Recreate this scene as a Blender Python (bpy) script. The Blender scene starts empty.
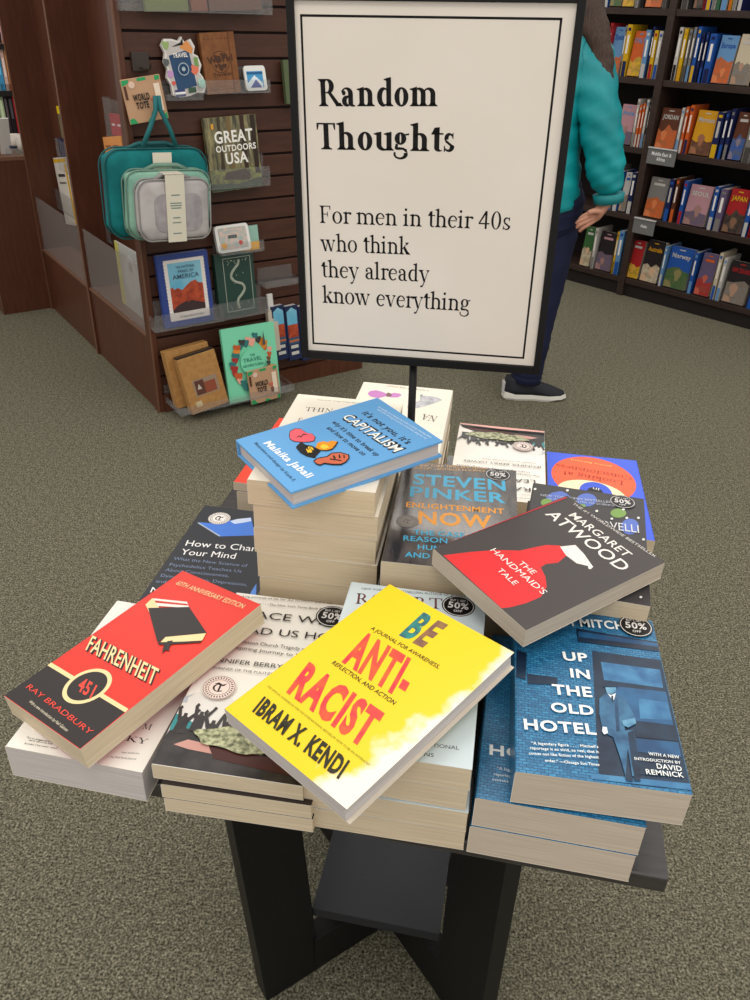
import bpy, math, random
import numpy as np
from mathutils import Matrix, Vector
random.seed(7)
IN = 0.0254
SC = bpy.context.scene
COL = SC.collection
R = math.radians
HC = 53.8                      # camera height above the carpet, inches (all lengths below are inches)

# ------------------------------------------------------------------ camera
F_PX, PITCH, ROLL = 811.2, R(31.154), R(2.032)
_f = np.array([0, math.cos(PITCH), -math.sin(PITCH)]); _r = np.array([1., 0, 0]); _u = np.cross(_r, _f)
CR = math.cos(ROLL)*_r + math.sin(ROLL)*_u
CU = -math.sin(ROLL)*_r + math.cos(ROLL)*_u
CAM = np.array([0, 0, HC])
def ray(x, y): return _f + CR*(x-375)/F_PX - CU*(y-500)/F_PX
def hit(x, y, p0, n):          # where the sight line through a measured photo point meets a real surface
    q = ray(x, y); return CAM + q*(np.dot(np.array(p0)-CAM, n)/np.dot(q, n))
def at(x, y, z): return hit(x, y, (0, 0, z), np.array([0, 0, 1.]))
def proj(p):
    d = np.array(p)-CAM; k = d@_f
    return 375+F_PX*(d@CR)/k, 500-F_PX*(d@CU)/k
cd = bpy.data.cameras.new('camera'); cam = bpy.data.objects.new('camera', cd); COL.objects.link(cam)
cd.sensor_fit = 'VERTICAL'; cd.sensor_height = 24; cd.lens = F_PX*24/1000; cd.clip_start = .02; cd.clip_end = 100
cam.matrix_world = Matrix(((CR[0], CU[0], -_f[0], 0), (CR[1], CU[1], -_f[1], 0), (CR[2], CU[2], -_f[2], HC*IN), (0, 0, 0, 1)))
SC.camera = cam

# ------------------------------------------------------------------ materials
def lin(c): return tuple((v/255/12.92 if v/255 <= .04045 else ((v/255+.055)/1.055)**2.4) for v in c)
MATS = {}
def mat(name, rgb, rough=.5, spec=.5, kind=None, rgb2=None, scale=100., alpha=1., metal=0., coat=0., stretch=(1, 1, 1), bump=0., bscale=200.):
    if name in MATS: return MATS[name]
    m = bpy.data.materials.new(name); m.use_nodes = True; nt = m.node_tree; b = nt.nodes['Principled BSDF']
    c = lin(rgb)+(1,)
    b.inputs['Base Color'].default_value = c; b.inputs['Roughness'].default_value = rough
    b.inputs['Specular IOR Level'].default_value = spec; b.inputs['Metallic'].default_value = metal
    b.inputs['Coat Weight'].default_value = coat; b.inputs['Coat Roughness'].default_value = .15
    b.inputs['Alpha'].default_value = alpha
    L = nt.links
    tc = nt.nodes.new('ShaderNodeTexCoord'); mp = nt.nodes.new('ShaderNodeMapping'); mp.inputs['Scale'].default_value = stretch
    L.new(tc.outputs['Object'], mp.inputs['Vector'])
    if kind in ('noise', 'pages', 'wood', 'blotch', 'patches'):
        n = nt.nodes.new('ShaderNodeTexNoise' if kind != 'patches' else 'ShaderNodeTexVoronoi'); n.inputs['Scale'].default_value = scale
        if kind != 'patches': n.inputs['Detail'].default_value = 4
        L.new(mp.outputs[0], n.inputs['Vector'])
        r = nt.nodes.new('ShaderNodeValToRGB'); e = r.color_ramp.elements
        lo, hi = {'noise': (.35, .65), 'pages': (.38, .62), 'wood': (.35, .7), 'blotch': (.46, .54), 'patches': (.2, .8)}[kind]
        e[0].position = lo; e[1].position = hi; e[0].color = lin(rgb2)+(1,); e[1].color = c
        L.new(n.outputs[0], r.inputs[0]); L.new(r.outputs[0], b.inputs['Base Color'])
    if kind == 'brick':
        n = nt.nodes.new('ShaderNodeTexBrick'); n.inputs['Scale'].default_value = scale
        n.inputs['Color1'].default_value = c; n.inputs['Color2'].default_value = lin(rgb2)+(1,); n.inputs['Mortar'].default_value = lin(tuple(int(v*.8) for v in rgb2))+(1,)
        n.inputs['Mortar Size'].default_value = .03
        L.new(mp.outputs[0], n.inputs['Vector'])
        n2 = nt.nodes.new('ShaderNodeTexNoise'); n2.inputs['Scale'].default_value = 60; n2.inputs['Detail'].default_value = 6
        L.new(mp.outputs[0], n2.inputs['Vector'])
        mx = nt.nodes.new('ShaderNodeMix'); mx.data_type = 'RGBA'; mx.blend_type = 'MULTIPLY'; mx.inputs['Factor'].default_value = .55
        r = nt.nodes.new('ShaderNodeValToRGB'); r.color_ramp.elements[0].position = .35; r.color_ramp.elements[1].position = .65
        r.color_ramp.elements[0].color = (.25, .3, .35, 1)
        L.new(n2.outputs[0], r.inputs[0]); L.new(n.outputs[0], mx.inputs['A']); L.new(r.outputs[0], mx.inputs['B']); L.new(mx.outputs['Result'], b.inputs['Base Color'])
    if kind == 'carpet':
        ns = []
        for s_, lo, hi in ((230., .35, .65), (700., .3, .7), (70., .35, .65)):
            n = nt.nodes.new('ShaderNodeTexNoise'); n.inputs['Scale'].default_value = s_; n.inputs['Detail'].default_value = 3; n.inputs['Roughness'].default_value = .7
            L.new(mp.outputs[0], n.inputs['Vector']); ns.append(n)
        r = nt.nodes.new('ShaderNodeValToRGB'); e = r.color_ramp.elements
        e[0].position = .33; e[1].position = .67; e[0].color = lin(rgb2)+(1,); e[1].color = lin((172, 166, 144))+(1,)
        k = e.new(.5); k.color = c
        L.new(ns[0].outputs[0], r.inputs[0])
        mx = nt.nodes.new('ShaderNodeMix'); mx.data_type = 'RGBA'; mx.blend_type = 'MULTIPLY'; mx.inputs['Factor'].default_value = .35
        L.new(r.outputs[0], mx.inputs['A']); L.new(ns[1].outputs[0], mx.inputs['B']); m3 = nt.nodes.new('ShaderNodeMix'); m3.data_type = 'RGBA'; m3.blend_type = 'OVERLAY'; m3.inputs['Factor'].default_value = .55
        r3 = nt.nodes.new('ShaderNodeValToRGB'); r3.color_ramp.elements[0].position = .38; r3.color_ramp.elements[1].position = .62; L.new(ns[2].outputs[0], r3.inputs[0])
        r3.color_ramp.elements[0].color = (.28, .28, .28, 1); r3.color_ramp.elements[1].color = (.66, .66, .66, 1)
        L.new(mx.outputs['Result'], m3.inputs['A']); L.new(r3.outputs[0], m3.inputs['B']); L.new(m3.outputs['Result'], b.inputs['Base Color'])
        bp = nt.nodes.new('ShaderNodeBump'); bp.inputs['Strength'].default_value = .6; bp.inputs['Distance'].default_value = .004
        L.new(ns[0].outputs[0], bp.inputs['Height']); L.new(bp.outputs[0], b.inputs['Normal'])
    if bump:
        n = nt.nodes.new('ShaderNodeTexNoise'); n.inputs['Scale'].default_value = bscale; L.new(mp.outputs[0], n.inputs['Vector'])
        bp = nt.nodes.new('ShaderNodeBump'); bp.inputs['Strength'].default_value = bump; bp.inputs['Distance'].default_value = .003
        L.new(n.outputs[0], bp.inputs['Height']); L.new(bp.outputs[0], b.inputs['Normal'])
    MATS[name] = m; return m
def ink(rgb, gloss=.35):
    return mat('ink_%d_%d_%d_%d' % (*rgb, gloss*100), rgb, gloss, .28)
def glass(name, rgb=(225, 225, 225), a=.07):
    if name in MATS: return MATS[name]
    m = bpy.data.materials.new(name); m.use_nodes = True; nt = m.node_tree
    for n in list(nt.nodes): nt.nodes.remove(n)
    o = nt.nodes.new('ShaderNodeOutputMaterial'); t = nt.nodes.new('ShaderNodeBsdfTransparent'); g = nt.nodes.new('ShaderNodeBsdfPrincipled'); x = nt.nodes.new('ShaderNodeMixShader')
    t.inputs[0].default_value = (.93, .93, .93, 1); g.inputs['Base Color'].default_value = lin(rgb)+(1,); g.inputs['Roughness'].default_value = .18
    x.inputs[0].default_value = a
    nt.links.new(t.outputs[0], x.inputs[1]); nt.links.new(g.outputs[0], x.inputs[2]); nt.links.new(x.outputs[0], o.inputs[0])
    MATS[name] = m; return m
PAGES = mat('book_pages', (218, 203, 176), .85, .2, 'pages', (196, 179, 150), 25., stretch=(.5, .5, 90))
PAGES_W = mat('white_pages', (206, 201, 198), .85, .2, 'pages', (184, 178, 175), 25., stretch=(.5, .5, 90))
PAGES_G = mat('grey_pages', (202, 190, 172), .85, .2, 'pages', (180, 167, 150), 25., stretch=(.5, .5, 90))
WALNUT = mat('walnut_laminate', (92, 52, 34), .42, .4, 'wood', (78, 43, 28), 12., stretch=(6, 6, .7))
SLAT = mat('slat_board', (80, 47, 33), .5, .4, 'wood', (69, 40, 28), 12., stretch=(1, 6, 6))
EDGE = mat('worn_laminate_edge', (112, 78, 58), .5)
DARKW = mat('dark_espresso_wood', (58, 42, 36), .5, .4, 'wood', (46, 33, 28), 14., stretch=(1, 6, 6))
DARKIN = mat('dark_case_interior', (30, 24, 23), .7, .3)
BLACKP = mat('black_painted_wood', (22, 21, 22), .45, .3, 'wood', (15, 14, 15), 25., stretch=(1, 8, 8))
BLACKM = mat('black_metal', (7, 7, 8), .5, .3)
ACRYL = glass('clear_acrylic')
CARD = mat('white_card_edge', (214, 204, 188), .7)
ACRYL2 = glass('frosted_acrylic', (190, 182, 178), .2)

# ------------------------------------------------------------------ mesh helpers
class Fr:
    def __init__(s, o, ex=(1, 0, 0), ey=(0, 1, 0), ez=(0, 0, 1)):
        s.o, s.ex, s.ey, s.ez = (np.array(v, float) for v in (o, ex, ey, ez))
    def w(s, x, y, z=0): return s.o+s.ex*x+s.ey*y+s.ez*z
    def l(s, p): d = np.array(p)-s.o; return np.array([d@s.ex, d@s.ey, d@s.ez])
    def M(s):
        m = Matrix.Identity(4)
        for i in range(3):
            m[i][0], m[i][1], m[i][2], m[i][3] = s.ex[i], s.ey[i], s.ez[i], s.o[i]*IN
        return m
    def px(s, x, y, z=0): return s.l(hit(x, y, s.w(0, 0, z), s.ez))[:2]
class MB:
    def __init__(s): s.v, s.f, s.m = [], [], []
    def add(s, vs, fs, m=0):
        b = len(s.v); s.v += [tuple(map(float, v)) for v in vs]; s.f += [tuple(b+i for i in f) for f in fs]; s.m += [m]*len(fs); return s
    def box(s, x0, x1, y0, y1, z0, z1, m=0):
        return s.add([(x0, y0, z0), (x1, y0, z0), (x1, y1, z0), (x0, y1, z0), (x0, y0, z1), (x1, y0, z1), (x1, y1, z1), (x0, y1, z1)],
                     [(3, 2, 1, 0), (4, 5, 6, 7), (0, 1, 5, 4), (1, 2, 6, 5), (2, 3, 7, 6), (3, 0, 4, 7)], m)
    def prism(s, pts, z0, z1, m=0, ax='z'):
        a = sum(pts[i][0]*pts[(i+1) % len(pts)][1]-pts[(i+1) % len(pts)][0]*pts[i][1] for i in range(len(pts)))
        if a < 0: pts = pts[::-1]
        if ax == 'y': pts = pts[::-1]
        n = len(pts)
        f = {'z': lambda p, z: (p[0], p[1], z), 'y': lambda p, z: (p[0], z, p[1]), 'x': lambda p, z: (z, p[0], p[1])}[ax]
        vs = [f(p, z0) for p in pts]+[f(p, z1) for p in pts]
        return s.add(vs, [tuple(range(n))[::-1], tuple(range(n, 2*n))]+[(i, (i+1) % n, n+(i+1) % n, n+i) for i in range(n)], m)
    def poly(s, pts, z, m=0):
        a = sum(pts[i][0]*pts[(i+1) % len(pts)][1]-pts[(i+1) % len(pts)][0]*pts[i][1] for i in range(len(pts)))
        if a < 0: pts = pts[::-1]
        return s.add([(p[0], p[1], z) for p in pts], [tuple(range(len(pts)))], m)
    def tube(s, path, r, m=0, n=8, cap=True):
        path = [np.array(p, float) for p in path]; rs = r if isinstance(r, (list, tuple)) else [r]*len(path)
        vs = []; up = None
        for i, p in enumerate(path):
            d = path[min(i+1, len(path)-1)]-path[max(i-1, 0)]; d = d/(np.linalg.norm(d)+1e-9)
            a = np.cross(d, (0, 0, 1.) if abs(d[2]) < .9 else (1., 0, 0)) if up is None else np.cross(d, np.cross(up, d))
            a = a/(np.linalg.norm(a)+1e-9); up = a; b = np.cross(d, a)
            vs += [p+rs[i]*(math.cos(t)*a+math.sin(t)*b) for t in [2*math.pi*k/n for k in range(n)]]
        fs = [(i*n+k, i*n+(k+1) % n, (i+1)*n+(k+1) % n, (i+1)*n+k) for i in range(len(path)-1) for k in range(n)]
        if cap: fs += [tuple(range(n))[::-1], tuple(range((len(path)-1)*n, len(path)*n))]
        return s.add(vs, fs, m)
    def build(s, name, mats, parent=None, frame=None, smooth=False, bevel=0, kind=None):
        me = bpy.data.meshes.new(name); me.from_pydata([(x*IN, y*IN, z*IN) for x, y, z in s.v], [], s.f)
        for m in (mats if isinstance(mats, list) else [mats]): me.materials.append(m)
        for p, mi in zip(me.polygons, s.m): p.material_index = mi; p.use_smooth = smooth
        me.update()
        o = bpy.data.objects.new(name, me); COL.objects.link(o)
        if parent is not None: o.parent = parent
        if frame is not None: o.matrix_world = frame.M() if parent is None else frame.M()
        if bevel:
            b = o.modifiers.new('bevel', 'BEVEL'); b.width = bevel*IN; b.segments = 2; b.limit_method = 'ANGLE'
        if kind: o['kind'] = kind
        return o
def thing(name, label, cat, frame, group=None):
    o = bpy.data.objects.new(name, None); COL.objects.link(o); o.empty_display_size = .05
    o.matrix_world = frame.M(); o['label'] = label; o['category'] = cat
    if group: o['group'] = group
    return o
def tag(o, label, cat, group=None):
    o['label'] = label; o['category'] = cat
    if group: o['group'] = group
    return o
def circ(cx, cy, r, n=28, ry=None, a0=0): return [(cx+r*math.cos(a0+2*math.pi*k/n), cy+(ry or r)*math.sin(a0+2*math.pi*k/n)) for k in range(n)]
def ringpoly(mb, cx, cy, r0, r1, z, m, n=32):
    vs = [(cx+r*math.cos(2*math.pi*k/n), cy+r*math.sin(2*math.pi*k/n), z) for k in range(n) for r in (r0, r1)]
    mb.add(vs, [(2*k, 2*k+1, (2*k+3) % (2*n), (2*k+2) % (2*n)) for k in range(n)], m)
def rrect(x0, x1, y0, y1, r, n=5):
    o = []
    for cx, cy, a in ((x1-r, y1-r, 0), (x0+r, y1-r, 90), (x0+r, y0+r, 180), (x1-r, y0+r, 270)):
        o += [(cx+r*math.cos(R(a+90*k/n)), cy+r*math.sin(R(a+90*k/n))) for k in range(n+1)]
    return o

# ------------------------------------------------------------------ lettering: sans from the built-in font
SANS = {}
def sans(text, bold=0.):
    k = (text, bold)
    if k in SANS: return SANS[k]
    cu = bpy.data.curves.new('lettering', 'FONT'); cu.body = text; cu.size = 1; cu.offset = bold*.8; cu.space_character = 1+bold*2.6; cu.resolution_u = 3; cu.fill_mode = 'FRONT'
    ob = bpy.data.objects.new('lettering', cu); COL.objects.link(ob)
    bpy.context.view_layer.update()
    dg = bpy.context.evaluated_depsgraph_get(); me = bpy.data.meshes.new_from_object(ob.evaluated_get(dg))
    v = np.array([tuple(q.co)[:2] for q in me.vertices]); f = [tuple(p.vertices) for p in me.polygons]
    bpy.data.objects.remove(ob); bpy.data.curves.remove(cu); bpy.data.meshes.remove(me)
    if not len(v): v = np.zeros((1, 2)); f = []
    x0, x1 = v[:, 0].min(), v[:, 0].max(); v[:, 0] = (v[:, 0]-x0)/(x1-x0+1e-9); v[:, 1] /= CAPH[0]
    SANS[k] = (v, f); return SANS[k]
CAPH = [1.]
_v, _ = sans('H'); CAPH[0] = float(_v[:, 1].max()); SANS.clear()

# ------------------------------------------------------------------ lettering: a hand-built roman with serifs (cap height 1)
def serif(text, bold=False):
    W, T = (.225, .06) if bold else (.14, .045)
    X = .68; A = 1.03; D = -.32
    vs, fs = [], []
    def P(pts):
        b = len(vs); vs.extend(pts); fs.append(tuple(range(b, b+len(pts))))
    def V(x, y0, y1, w=None): w = W if w is None else w; P([(x-w/2, y0), (x+w/2, y0), (x+w/2, y1), (x-w/2, y1)])
    def Hb(x0, x1, y, t=None): t = T if t is None else t; P([(x0, y-t/2), (x1, y-t/2), (x1, y+t/2), (x0, y+t/2)])
    def S(x, y, up=1, l=None, r=None, w=None):   # bracketed serif; up=1 foot, -1 head
        w = W if w is None else w; l = .11 if l is None else l; r = .11 if r is None else r; h = .035*up
        P([(x-w/2-l, y), (x+w/2+r, y), (x+w/2+r, y+h), (x+w/2+r*.3, y+2*h), (x+w/2, y+3.6*h), (x-w/2, y+3.6*h), (x-w/2-l*.3, y+2*h), (x-w/2-l, y+h)])
    def flag(x, y): P([(x-W/2-.12, y-.075), (x-W/2, y-.11), (x+W/2, y), (x+W/2-.01, y+.03), (x-W/2-.12, y-.045)])
    def Dg(x0, y0, x1, y1, w): P([(x0-w/2, y0), (x0+w/2, y0), (x1+w/2, y1), (x1-w/2, y1)])
    def Ar(cx, cy, rx, ry, a0, a1, wl=None, wr=None, t=None, n=14):
        wl = W if wl is None else wl; wr = W if wr is None else wr; t = T if t is None else t
        ix = rx-(wl+wr)/2; icx = cx+(wl-wr)/2; iy = ry-t; o, i = [], []
        for k in range(n+1):
            a = R(a0+(a1-a0)*k/n); o.append((cx+rx*math.cos(a), cy+ry*math.sin(a))); i.append((icx+ix*math.cos(a), cy+iy*math.sin(a)))
        for k in range(n): P([o[k], o[k+1], i[k+1], i[k]])
    def dot(x, y, r): P(circ(x, y, r, 12))
    x0 = 0.
    def gl(ch):
        nonlocal vs
        k = len(vs); w = W
        def done(adv):
            for i in range(k, len(vs)): vs[i] = (vs[i][0]+x0, vs[i][1])
            return adv
        c = .13+w/2
        if ch == ' ': return .38
        if ch in 'nhmr':
            top = A if ch == 'h' else X
            V(c, 0, top-.02); S(c, 0); flag(c, top)
            if ch == 'r':
                Ar(c+.2, X-.2, .2, .2, 60, 180, T, w, .09); dot(c+.3, X-.08, .075 if not bold else .09); return done(.50)
            rx = .235
            for j in range(2 if ch == 'm' else 1):
                bx = c+j*(2*rx-.02); cx = bx+rx-.02
                Ar(cx, X-.24, rx+w/2*.5, .24, 0, 165, T*1.3, w, .085)
                V(cx+rx+w/2*.5-w/2, 0, X-.24); S(cx+rx+w/2*.5-w/2, 0)
            return done((.80 if ch != 'm' else 1.24)+(.12 if bold else 0)*(2 if ch == 'm' else 1))
        if ch == 'u':
            V(c, .2, X); flag(c, X); Ar(c+.2, .22, .2+w/2, .235, 180, 330, w, T, .085); V(c+.45, 0, X); flag(c+.45, X); S(c+.45, 0, 1, 0, .1); return done(.80+(.06 if bold else 0))
        if ch == 'o': Ar(.37, X/2, .33, X/2+.015, 0, 360, w*1.05, w*1.05, T*1.1, 28); return done(.75)
        if ch == 'e':
            Ar(.35, X/2, .31, X/2+.015, 20, 318, w*1.05, w*.8, T*1.5, 24); Hb(.12, .62, X*.58); return done(.67)
        if ch == 'c': Ar(.35, X/2, .31, X/2+.015, 48, 318, w*1.05, w*.8, T*1.5, 24); dot(.54, X*.74, .075); return done(.66)
        if ch == 'a':
            s = .47; V(s, .1, X-.2); Ar(.30, X-.21, .17+w/2, .225, 0, 165, T*1.5, w, .07); dot(.15, X-.19, .07 if not bold else .09)
            Ar(.28, .19, .23, .205, 75, 330, w, T, T*1.4); P([(s, X-.24), (s, X-.31), (.27, X-.36), (.25, X-.31)])
            Ar(s+.1, .1, .1+w/2, .115, 180, 300, w, T*1.2, .06); return done(.68+(.08 if bold else 0))
        if ch == 'd':
            s = .56+(w-.14)/2; V(s, 0.02, A); flag(s, A); S(s, 0, 1, 0, .1); Ar(.34, X/2, .29, X/2+.015, 30, 330, w*1.05, T, T*1.5, 20); return done(.77+(.06 if bold else 0))
        if ch == 'g':
            Ar(.34, .46, .26, .235, 0, 360, w, w, T, 22); P([(.5, .62), (.72, .66), (.72, .59), (.54, .57)])
            P([(.13, .27), (.24, .24), (.22, .14), (.5, .12), (.5, .04), (.16, .03), (.08, .09)])
            Ar(.35, -.13, .32, .2, -205, 20, T*1.6, w*.8, T*1.3, 22); P([(.45, .12), (.62, .06), (.66, -.08), (.56, -.04), (.45, .04)]); return done(.76)
        if ch == 't':
            V(c+.02, .14, X+.12); P([(c+.02-w/2, X+.2), (c+.02+w/2, X+.22), (c+.02+w/2, X), (c+.02-w/2-.13, X-.03)]); Hb(.02, c+w/2+.19, X-.025, .06)
            Ar(c+.12, .14, .1+w/2, .15, 180, 310, w, T*1.2, .06); return done(.46+(.05 if bold else 0))
        if ch == 'i': V(c-.02, 0, X-.02); S(c-.02, 0); flag(c-.02, X); dot(c-.02, .93, .08 if not bold else .11); return done(.42+(.07 if bold else 0))
        if ch == 'l': V(c-.02, 0, A-.02); S(c-.02, 0); flag(c-.02, A); return done(.42+(.07 if bold else 0))
        if ch == 's':
            k2 = 1.25 if bold else 1
            Ar(.28, X-.185, .2, .2, 40, 200, w*.8, T*1.3, T*1.5); Ar(.3, .175, .22, .19, -150, 20, T*1.3, w*.85, T*1.5)
            P([(.08, X-.2), (.2, X-.27), (.52, .2), (.5, .12), (.4, .16), (.13, X-.33)])
            P([(.43, X+.015), (.47, X+.015), (.47, X-.2), (.44, X-.2), (.40, X-.09)]); P([(.07, -.01), (.11, -.01), (.14, .1), (.10, .22), (.07, .22)]); return done(.58)
        if ch in 'vwyx':
            if ch == 'w':
                Dg(.12, X, .34, 0, w); Dg(.34, 0, .52, X, T); Dg(.50, X, .74, 0, w); Dg(.74, 0, .94, X, T)
                for q in (.12, .51, .95): S(q, X, -1, .09, .07, w if q < .9 else T)
                return done(1.08)
            Dg(.14, X, .38, 0, w); Dg(.38, 0, .62, X, T); S(.14, X, -1, .1, .09); S(.62, X, -1, .1, .07, T)
            if ch == 'y': P([(.36, .02), (.42, .02), (.29, -.27), (.22, -.33), (.12, -.33), (.10, -.24), (.24, -.22)])
            return done(.73)
        if ch == 'k':
            V(c, 0, A-.02); S(c, 0); flag(c, A); Dg(c+.02, .27, c+.42, X-.02, T*1.3); P([(c+.12, .36), (c+.24, .46), (c+.52+w*.3, 0), (c+.36-w*.2, 0)]); S(c+.44, 0, 1, .07, .1); S(c+.38, X, -1, .1, .1, T); return done(.78)
        if ch == 'T': V(.46, 0, 1); S(.46, 0, 1, .14, .14); Hb(.06, .86, .97, .06); P([(.04, 1), (.08, 1), (.14, .9), (.08, .74), (.04, .74)]); P([(.88, 1), (.84, 1), (.78, .9), (.84, .74), (.88, .74)]); return done(.92)
        if ch in 'FEL':
            V(c+.04, 0, 1); S(c+.04, 0); S(c+.04, 1, -1)
            if ch in 'FE':
                Hb(c, .74, .975, .05); P([(.78, 1), (.74, 1), (.70, .95), (.74, .76), (.78, .76)]); Hb(c, .56, .52, .045); V(.58, .38, .66, .045)
            if ch in 'EL': Hb(c, .76, .025, .05); P([(.80, .28), (.77, .28), (.70, .04), (.74, 0), (.79, 0)])
            return done(.86)
        if ch in 'RBPK':
            V(c+.04, 0, 1); S(c+.04, 0); S(c+.04, 1, -1)
            if ch == 'R':
                q = .12 if bold else 0; Hb(c, .42+q, .975, .05); Hb(c, .42+q, .5, .05); Ar(.42+q, .737, .27, .263, -90, 90, .05, w*1.05, .05); P([(.36+q, .52), (.52+q, .54), (.98+q*1.3, 0), (.78+q, 0)]); S(.88+q, 0, 1, .02, .1); return done(1.0+q)
            if ch == 'K': Dg(c, .4, .8, 1, T*1.2); P([(.36, .52), (.46, .66), (.96, 0), (.78, 0)]); S(.8, 1, -1, .1, .1, T); S(.87, 0, 1, .08, .08); return done(1.02)
            Hb(c, .42, .975, .05); Hb(c, .42, .52, .05); Ar(.42, .747, .24, .253, -90, 90, .05, w, .05)
            if ch == 'B': Hb(c, .42, .025, .05); Ar(.42, .27, .31, .27, -90, 90, .05, w*1.1, .05); return done(.92)
            return done(.82)
        if ch in 'HNMI':
            if ch == 'I': V(.25, 0, 1); S(.25, 0); S(.25, 1, -1); return done(.5)
            wd = {'H': .98, 'N': 1.0, 'M': 1.2}[ch]; a, b = .2, wd-.14
            ww = w if ch == 'H' else T
            V(a, 0, 1, ww); V(b, 0, 1, w if ch != 'N' else T)
            for q, z in ((a, ww), (b, w if ch != 'N' else T)): S(q, 0, 1, .1, .1, z); S(q, 1, -1, .1, .1, z)
            if ch == 'H': Hb(a, b, .52)
            if ch == 'N': Dg(a, 1, b, 0, w*1.1)
            if ch == 'M': Dg(a, 1, (a+b)/2, .05, w*1.1); Dg((a+b)/2, .05, b, 1, T)
            return done(wd+.06)
        if ch == 'Y': V(.46, 0, .48); S(.46, 0); Dg(.46, .42, .14, 1, w); Dg(.48, .45, .78, 1, T); S(.14, 1, -1); S(.78, 1, -1, .1, .1, T); return done(.94)
        if ch == 'A': Dg(.12, 0, .44, 1, T); Dg(.76, 0, .44, 1, w*1.1); Hb(.25, .65, .36); S(.12, 0, 1, .09, .1, T); S(.78, 0, 1); return done(.94)
        if ch in 'OC':
            Ar(.48, .5, .43, .52, *((0, 360) if ch == 'O' else (40, 322)), w*1.05, w*1.05, T, 28)
            if ch == 'C': V(.85, .64, 1, .04)
            return done(.96)
        if ch == '4': V(.5, 0, 1, w*.9); Hb(.04, .72, .3, .075); P([(.04, .27), (.13, .33), (.5, .88), (.5, 1), (.44, 1), (.04, .34)]); return done(.76)
        if ch == '0': Ar(.38, .5, .31, .51, 0, 360, w, w, T, 26); return done(.76)
        if ch in ',.': dot(.12, .07, .08); return done(.34)
        return done(.5)
    for ch in text: x0 += gl(ch)
    v = np.array(vs, float); a, b = v[:, 0].min(), v[:, 0].max(); v[:, 0] = (v[:, 0]-a)/(b-a)
    return v, fs

def put_text(mb, text, a, b, c, z, m=0, font='sans', bold=.0, shear=False):
    """text on the local plane: a baseline start, b baseline end, c the top of the first capital"""
    a, b, c = (np.array(q, float) for q in (a, b, c))
    v, f = serif(text, bold > 0) if font == 'serif' else sans(text, bold)
    ux = b-a; n = np.array([-ux[1], ux[0]])/np.linalg.norm(ux); h = (c-a)@n
    uy = (c-a) if shear else n*h
    mb.add([(*(a+ux*x+uy*y), z) for x, y in v], f, m)

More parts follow.
